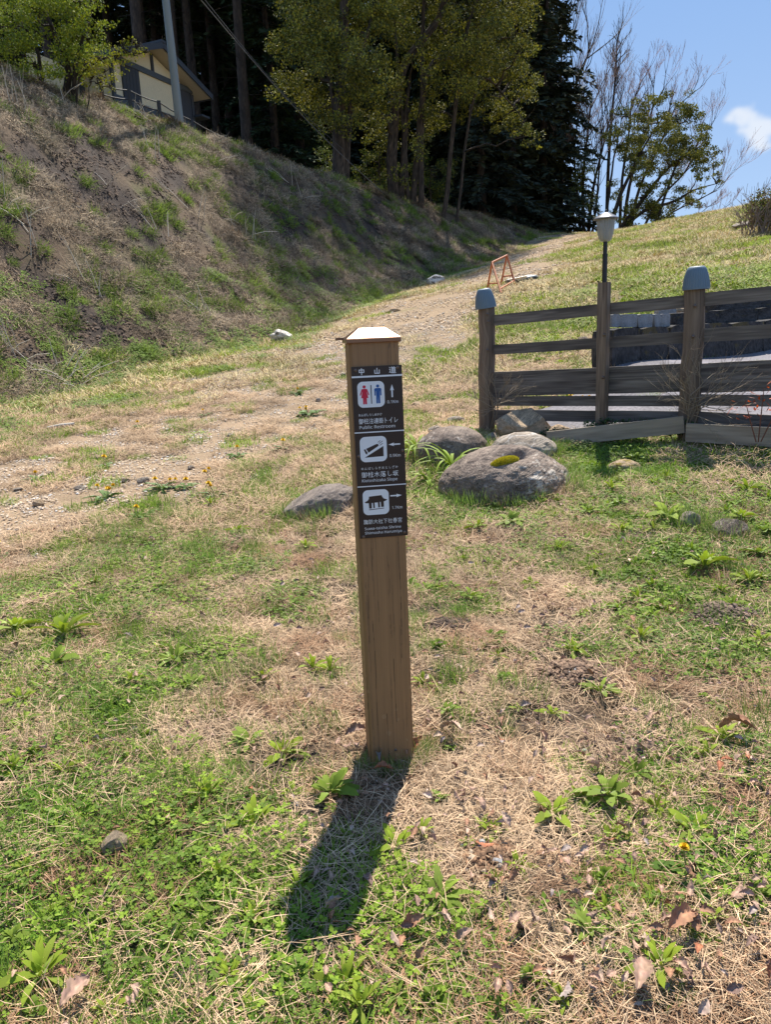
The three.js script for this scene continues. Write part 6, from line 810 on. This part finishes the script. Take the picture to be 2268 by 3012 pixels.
// conifers of the wood: bare lower trunk, drooping boughs of needle sprays
function conifer(seed, h, bareTo, spread, c, dense = 1) {
  const R = rng(seed), tg = new GB(), cg = new GB(), n = 12, pts = [], bark = [0.36, 0.31, 0.28];
  for (let k = 0; k <= n; k++) pts.push(V3(0.08 * noise2(k * 0.5, seed), h * k / n - 0.3, 0.08 * noise2(k * 0.5, seed + 4)));
  tg.tube(pts, taper(n, 0.19 + h * 0.004, 0.02), 9, bark);
  for (let i = 0; i < 26; i++) { const y = bareTo * rr(R, 0.25, 1), a = R() * 6.28, L = rr(R, 0.4, 1.3); tg.tube([V3(0, y, 0), V3(Math.cos(a) * L, y + rr(R, -0.2, 0.1), Math.sin(a) * L)], [0.018, 0.005], 3, bark); }
  const levels = Math.round((h - bareTo) * 2.6 * dense);
  for (let l = 0; l < levels; l++) {
    const t = (l + R() * 0.8) / levels, y = lerp(bareTo, h, t), len = spread * Math.pow(1 - t, 0.72) * rr(R, 0.65, 1.1) + 0.25, nb = 4;
    for (let b = 0; b < nb; b++) {
      const a = R() * 6.283, dir = V3(Math.cos(a), 0, Math.sin(a)), side = V3(-dir.z, 0, dir.x), bp = []; for (let k = 0; k <= 4; k++) { const f = k / 4; bp.push(V3(dir.x * len * f, y + len * (0.12 * f - 0.42 * f * f), dir.z * len * f)); }
      tg.tube(bp, taper(4, 0.022, 0.004), 3, bark);
      const sprays = Math.round(52 * dense * Math.max(0.5, len / 2));
      for (let s = 0; s < sprays; s++) { const f = rr(R, 0.22, 1.02), k = Math.min(3.99, f * 4), i0 = Math.floor(k), p = bp[Math.min(i0, 3)].clone().lerp(bp[Math.min(i0 + 1, 4)], k - i0), sg = R() < 0.5 ? 1 : -1, L = rr(R, 0.26, 0.62) * (1.15 - 0.5 * f), d = side.clone().multiplyScalar(sg * rr(R, 0.3, 1)).addScaledVector(dir, rr(R, 0.2, 0.8)).add(V3(0, rr(R, -0.6, 0.1), 0)).normalize().multiplyScalar(L), w = V3(rr(R, -0.4, 0.4), rr(R, -1, 1), rr(R, -0.4, 0.4)).cross(d).normalize().multiplyScalar(L * rr(R, 0.09, 0.2)), q = rr(R, 0.65, 1.35); cg.leaf(p, d, w, [c[0] * q, c[1] * q, c[2] * q], 0.3); }
    }
  }
  return [tg.build(), cg.build()];
}
{
  const kinds = [conifer(501, 23, 9, 2.3, [0.035, 0.055, 0.02]), conifer(502, 21, 6.5, 2.2, [0.04, 0.06, 0.022]), conifer(503, 17, 1.2, 2.5, [0.028, 0.055, 0.02], 1.15), conifer(504, 15, 0.6, 2.7, [0.035, 0.05, 0.028], 1.2), conifer(505, 25, 12, 2.0, [0.06, 0.065, 0.022], 0.8)];
  const tree = (u, Z, kind, s, label, group, name = 'conifer') => { const q = at(u, 500, Z); q.y = H(q.x, q.z); const o = thing(name, label, 'tree', q, group), R = rng(Math.round(u * 7 + Z)); const t = part('trunk', kinds[kind][0], barkM, o), c = part('crown', kinds[kind][1], needleM, o); c.userData.kind = 'stuff'; o.scale.set(s * rr(R, 0.92, 1.08), s, s * rr(R, 0.92, 1.08)); o.rotation.y = R() * 6.28; };
  const G = 'tall dark conifers of the wood';
  // front row of trunks, one by one
  [[448, 31, 0, 'conifer trunk just left of the pole above the house roof'], [545, 33, 4, 'grey conifer trunk right of the pole'], [590, 34, 0, 'conifer trunk right of the house eave'], [650, 37, 1, 'slim conifer trunk in the gap right of the house'], [735, 32.5, 0, 'thick dark conifer trunk midway between house and evergreen'], [690, 40, 4, 'slim conifer trunk against the sky gap'], [620, 42, 0, 'conifer behind the sky gap right of the house']].forEach(([u, Z, k, l]) => tree(u, Z, k, 1, l, G));
  [[815, 34, 2, 0.9, 'full green fir left of the straight evergreen'], [890, 37, 2, 1.05, 'full dark fir behind the straight evergreen'], [760, 39, 2, 1.1, 'dark fir behind the thick conifer trunk']].forEach(([u, Z, k, s, l]) => tree(u, Z, k, s, l, 'firs at the wood edge'));
  [[1330, 39, 3, 1.0, 'dark dense conifer left of the dark group under the leaning crown'], [1420, 38, 3, 1.1, 'dark dense conifer in the middle of the dark group'], [1510, 40, 3, 1.12, 'dark dense conifer right of middle in the dark group'], [1600, 41, 3, 1.2, 'dark grey conifer at the right edge of the wood'], [1650, 43, 3, 0.8, 'shorter conifer at the wood end beside the bare trees'], [1560, 45, 1, 1.0, 'tall conifer rising behind the dark group'], [1460, 44, 2, 1.2, 'conifer behind the dark group'], [1380, 46, 1, 1.0, 'tall conifer far behind the leaning evergreen crown']].forEach(([u, Z, k, s, l]) => tree(u, Z, k, s, l, 'dark conifers at the right of the wood'));
  const R = rng(520); for (const [Z, n, u0, u1] of [[36, 10, -120, 620], [43, 15, -150, 1250], [50, 19, -150, 1620], [58, 20, -100, 1660], [66, 20, -100, 1660]]) for (let i = 0; i < n; i++) { const u = lerp(u0, u1, (i + R() * 0.8) / n), gap = u > 570 && u < 720, k = !gap && (Z > 56 || u > 740) ? (R() < 0.6 ? 2 : 3) : R() < 0.22 ? 4 : R() < 0.5 ? 0 : R() < 0.6 ? 1 : 2; tree(u, Z + rr(R, -2.5, 2.5), k, rr(R, 0.9, 1.15) * (k > 1 && k < 4 ? 1.25 : 1), (k > 1 && k < 4 ? 'full dark conifer ' : 'straight bare-stemmed conifer ') + (Z < 40 ? 'just behind the house row' : Z < 47 ? 'in the second row of the wood' : Z < 56 ? 'deep in the wood' : 'at the back of the wood') + (u < 250 ? ' above the maple' : u < 570 ? ' above the house roof' : u < 760 ? ' right of the house' : u < 1050 ? ' behind the straight evergreen' : u < 1320 ? ' behind the forked evergreen' : ' behind the dark group'), G); }
}
// bare trees on the skyline
function bareTree(name, label, seed, Z, stems, { depth = 5, c = [0.25, 0.215, 0.195], tw = [0.36, 0.26, 0.235], spread = 0.42, len = 0.55, upw = 0.18 }) {
  const R = rng(seed), gb = new GB(), tg = new GB(), o = thing(name, label, 'tree', null, 'bare trees on the skyline');
  const grow = (p, d, L, r, k) => { const pts = [p], n = 3; let q = p; for (let i = 0; i < n; i++) { d = d.clone().add(V3(R() - 0.5, R() - 0.5 + upw, R() - 0.5).multiplyScalar(0.32)).normalize(); q = q.clone().addScaledVector(d, L / n); pts.push(q); } (k > 2 ? gb : tg).tube(pts, taper(n, r, r * 0.6), k > 2 ? 5 : 3, k > 2 ? c : tw); if (k > 0) { const m = k > 3 ? 2 : R() < 0.5 ? 3 : 2; for (let i = 0; i < m; i++) grow(pts[i === 0 ? 3 : 1 + Math.floor(R() * 3)], d.clone().add(V3(R() - 0.5, R() - 0.35, R() - 0.5).multiplyScalar(spread * 2)).normalize(), L * rr(R, 0.6, 0.9), Math.max(0.006, r * 0.6), k - 1); } };
  for (const s of stems) { const pts = s.p.map(([u, v]) => at(u, v, Z + (s.d ?? 0))); pts[0].y = Math.min(pts[0].y, H(pts[0].x, pts[0].z) - 0.1); const cv = new THREE.CatmullRomCurve3(pts), cp = cv.getPoints(14); gb.tube(cp, taper(14, s.r, s.r * 0.3), 7, c); const m = s.n ?? 9; for (let i = 0; i < m; i++) { const t = lerp(s.from ?? 0.35, 1, (i + R() * 0.6) / m), q = cv.getPoint(Math.min(1, t)), tan = cv.getTangent(Math.min(1, t)); grow(q, tan.clone().add(V3(R() - 0.5, R() - 0.4, R() - 0.5).multiplyScalar(1.3)).normalize(), len * rr(R, 0.8, 1.5) * (s.k ?? 1), s.r * 0.3, depth); } }
  part('trunk', gb.build(), barkM, o); const t = part('twigs', tg.build(), twigM, o); t.userData.kind = 'stuff';
}
bareTree('bare_tree', 'bare tree with fine reddish twigs left of the dead-topped tree', 601, 41, [{ p: [[1722, 685], [1715, 560], [1725, 430], [1740, 300]], r: 0.11 }, { p: [[1728, 685], [1745, 560], [1770, 450], [1800, 330]], r: 0.1 }, { p: [[1716, 685], [1700, 580], [1690, 460], [1700, 340]], r: 0.08, n: 7 }, { p: [[1735, 685], [1755, 600], [1765, 480], [1775, 360]], r: 0.08 }], { len: 0.85, depth: 5 });
bareTree('bare_tree', 'slender dead-topped tree with gnarled leader rising highest on the skyline', 602, 42, [{ p: [[1785, 690], [1790, 500], [1800, 350], [1812, 220], [1816, 120]], r: 0.11, from: 0.62, n: 16, k: 0.62 }], { len: 0.75, depth: 3, tw: [0.13, 0.11, 0.10], spread: 0.7, upw: 0.3 });
bareTree('bare_tree', 'wide bare tree with reddish twig tips behind the leaning evergreen', 603, 45, [{ p: [[1830, 690], [1850, 560], [1890, 420], [1930, 290]], r: 0.13 }, { p: [[1836, 690], [1880, 560], [1940, 430], [1990, 310]], r: 0.12 }, { p: [[1826, 690], [1830, 540], [1850, 400], [1860, 290]], r: 0.11 }, { p: [[1845, 690], [1930, 600], [2020, 500], [2060, 400]], r: 0.1 }, { p: [[1850, 690], [1960, 640], [2050, 590], [2110, 560]], r: 0.07, n: 7 }], { len: 0.9, depth: 5, tw: [0.38, 0.23, 0.21] });
bareTree('bare_tree', 'tall pale bare tree behind the right edge of the dark conifers', 604, 47, [{ p: [[1590, 690], [1600, 420], [1625, 220], [1660, 60]], r: 0.16, from: 0.45, n: 12 }, { p: [[1600, 690], [1640, 420], [1690, 260], [1740, 140]], r: 0.14, from: 0.4, n: 10 }], { len: 1.25, depth: 4, spread: 0.3, c: [0.2, 0.18, 0.165], tw: [0.3, 0.25, 0.24], upw: 0.3 });
bareTree('bare_bush', 'low bare bush on the right skyline beyond the leaning evergreen', 605, 34, [{ p: [[2085, 655], [2110, 630], [2150, 600]], r: 0.02, n: 5 }, { p: [[2020, 650], [2060, 630], [2110, 590]], r: 0.02, n: 5 }], { len: 0.3, depth: 3, tw: [0.3, 0.2, 0.18] });
// shrub and stump at the right end of the hill
{
  const q = onGround(2245, 690, 6, 40), R = rng(611), o = thing('hill_shrub', 'rounded scrubby bush with bare shoots at the right edge of the hill', 'shrub', null), gb = new GB(), cg = new GB();
  for (let i = 0; i < 40; i++) twiggy(gb, R, q.clone().add(V3(rr(R, -0.4, 0.6), 0, rr(R, -0.4, 0.4))), V3(rr(R, -0.5, 0.5), 1, rr(R, -0.4, 0.4)).normalize(), rr(R, 0.3, 0.6), 0.012, 2, [0.22, 0.16, 0.13]);
  for (let i = 0; i < 7; i++) clumpLeaves(cg, R, q.clone().add(V3(rr(R, -0.2, 0.8), rr(R, 0.15, 0.75), rr(R, -0.3, 0.3))), 0.4, 0.32, 0.4, 420, 0.06, [[0.17, 0.18, 0.04], [0.2, 0.13, 0.07], [0.12, 0.14, 0.03]]);
  part('stems', gb.build(), twigM, o); part('leaves', cg.build(), leafM, o).userData.kind = 'stuff';
  rock('stump_stone', 'dark upright stump stone beside the scrubby bush at right', 'stone', 2236, 668, 0, [0.2, 0.32, 0.2], { seed: 612, det: 14, rough: 0.14, facets: 4, colour: andesite(40) }, 0, 0.2); rock('rock', 'flat pale rock in the grass left of the stump stone', 'rock', 2195, 668, 0, [0.3, 0.09, 0.2], { seed: 613, det: 12, rough: 0.16, facets: 4, colour: greyRock(13) }, 0, 0.3);
}

renderer.render(scene, camera);
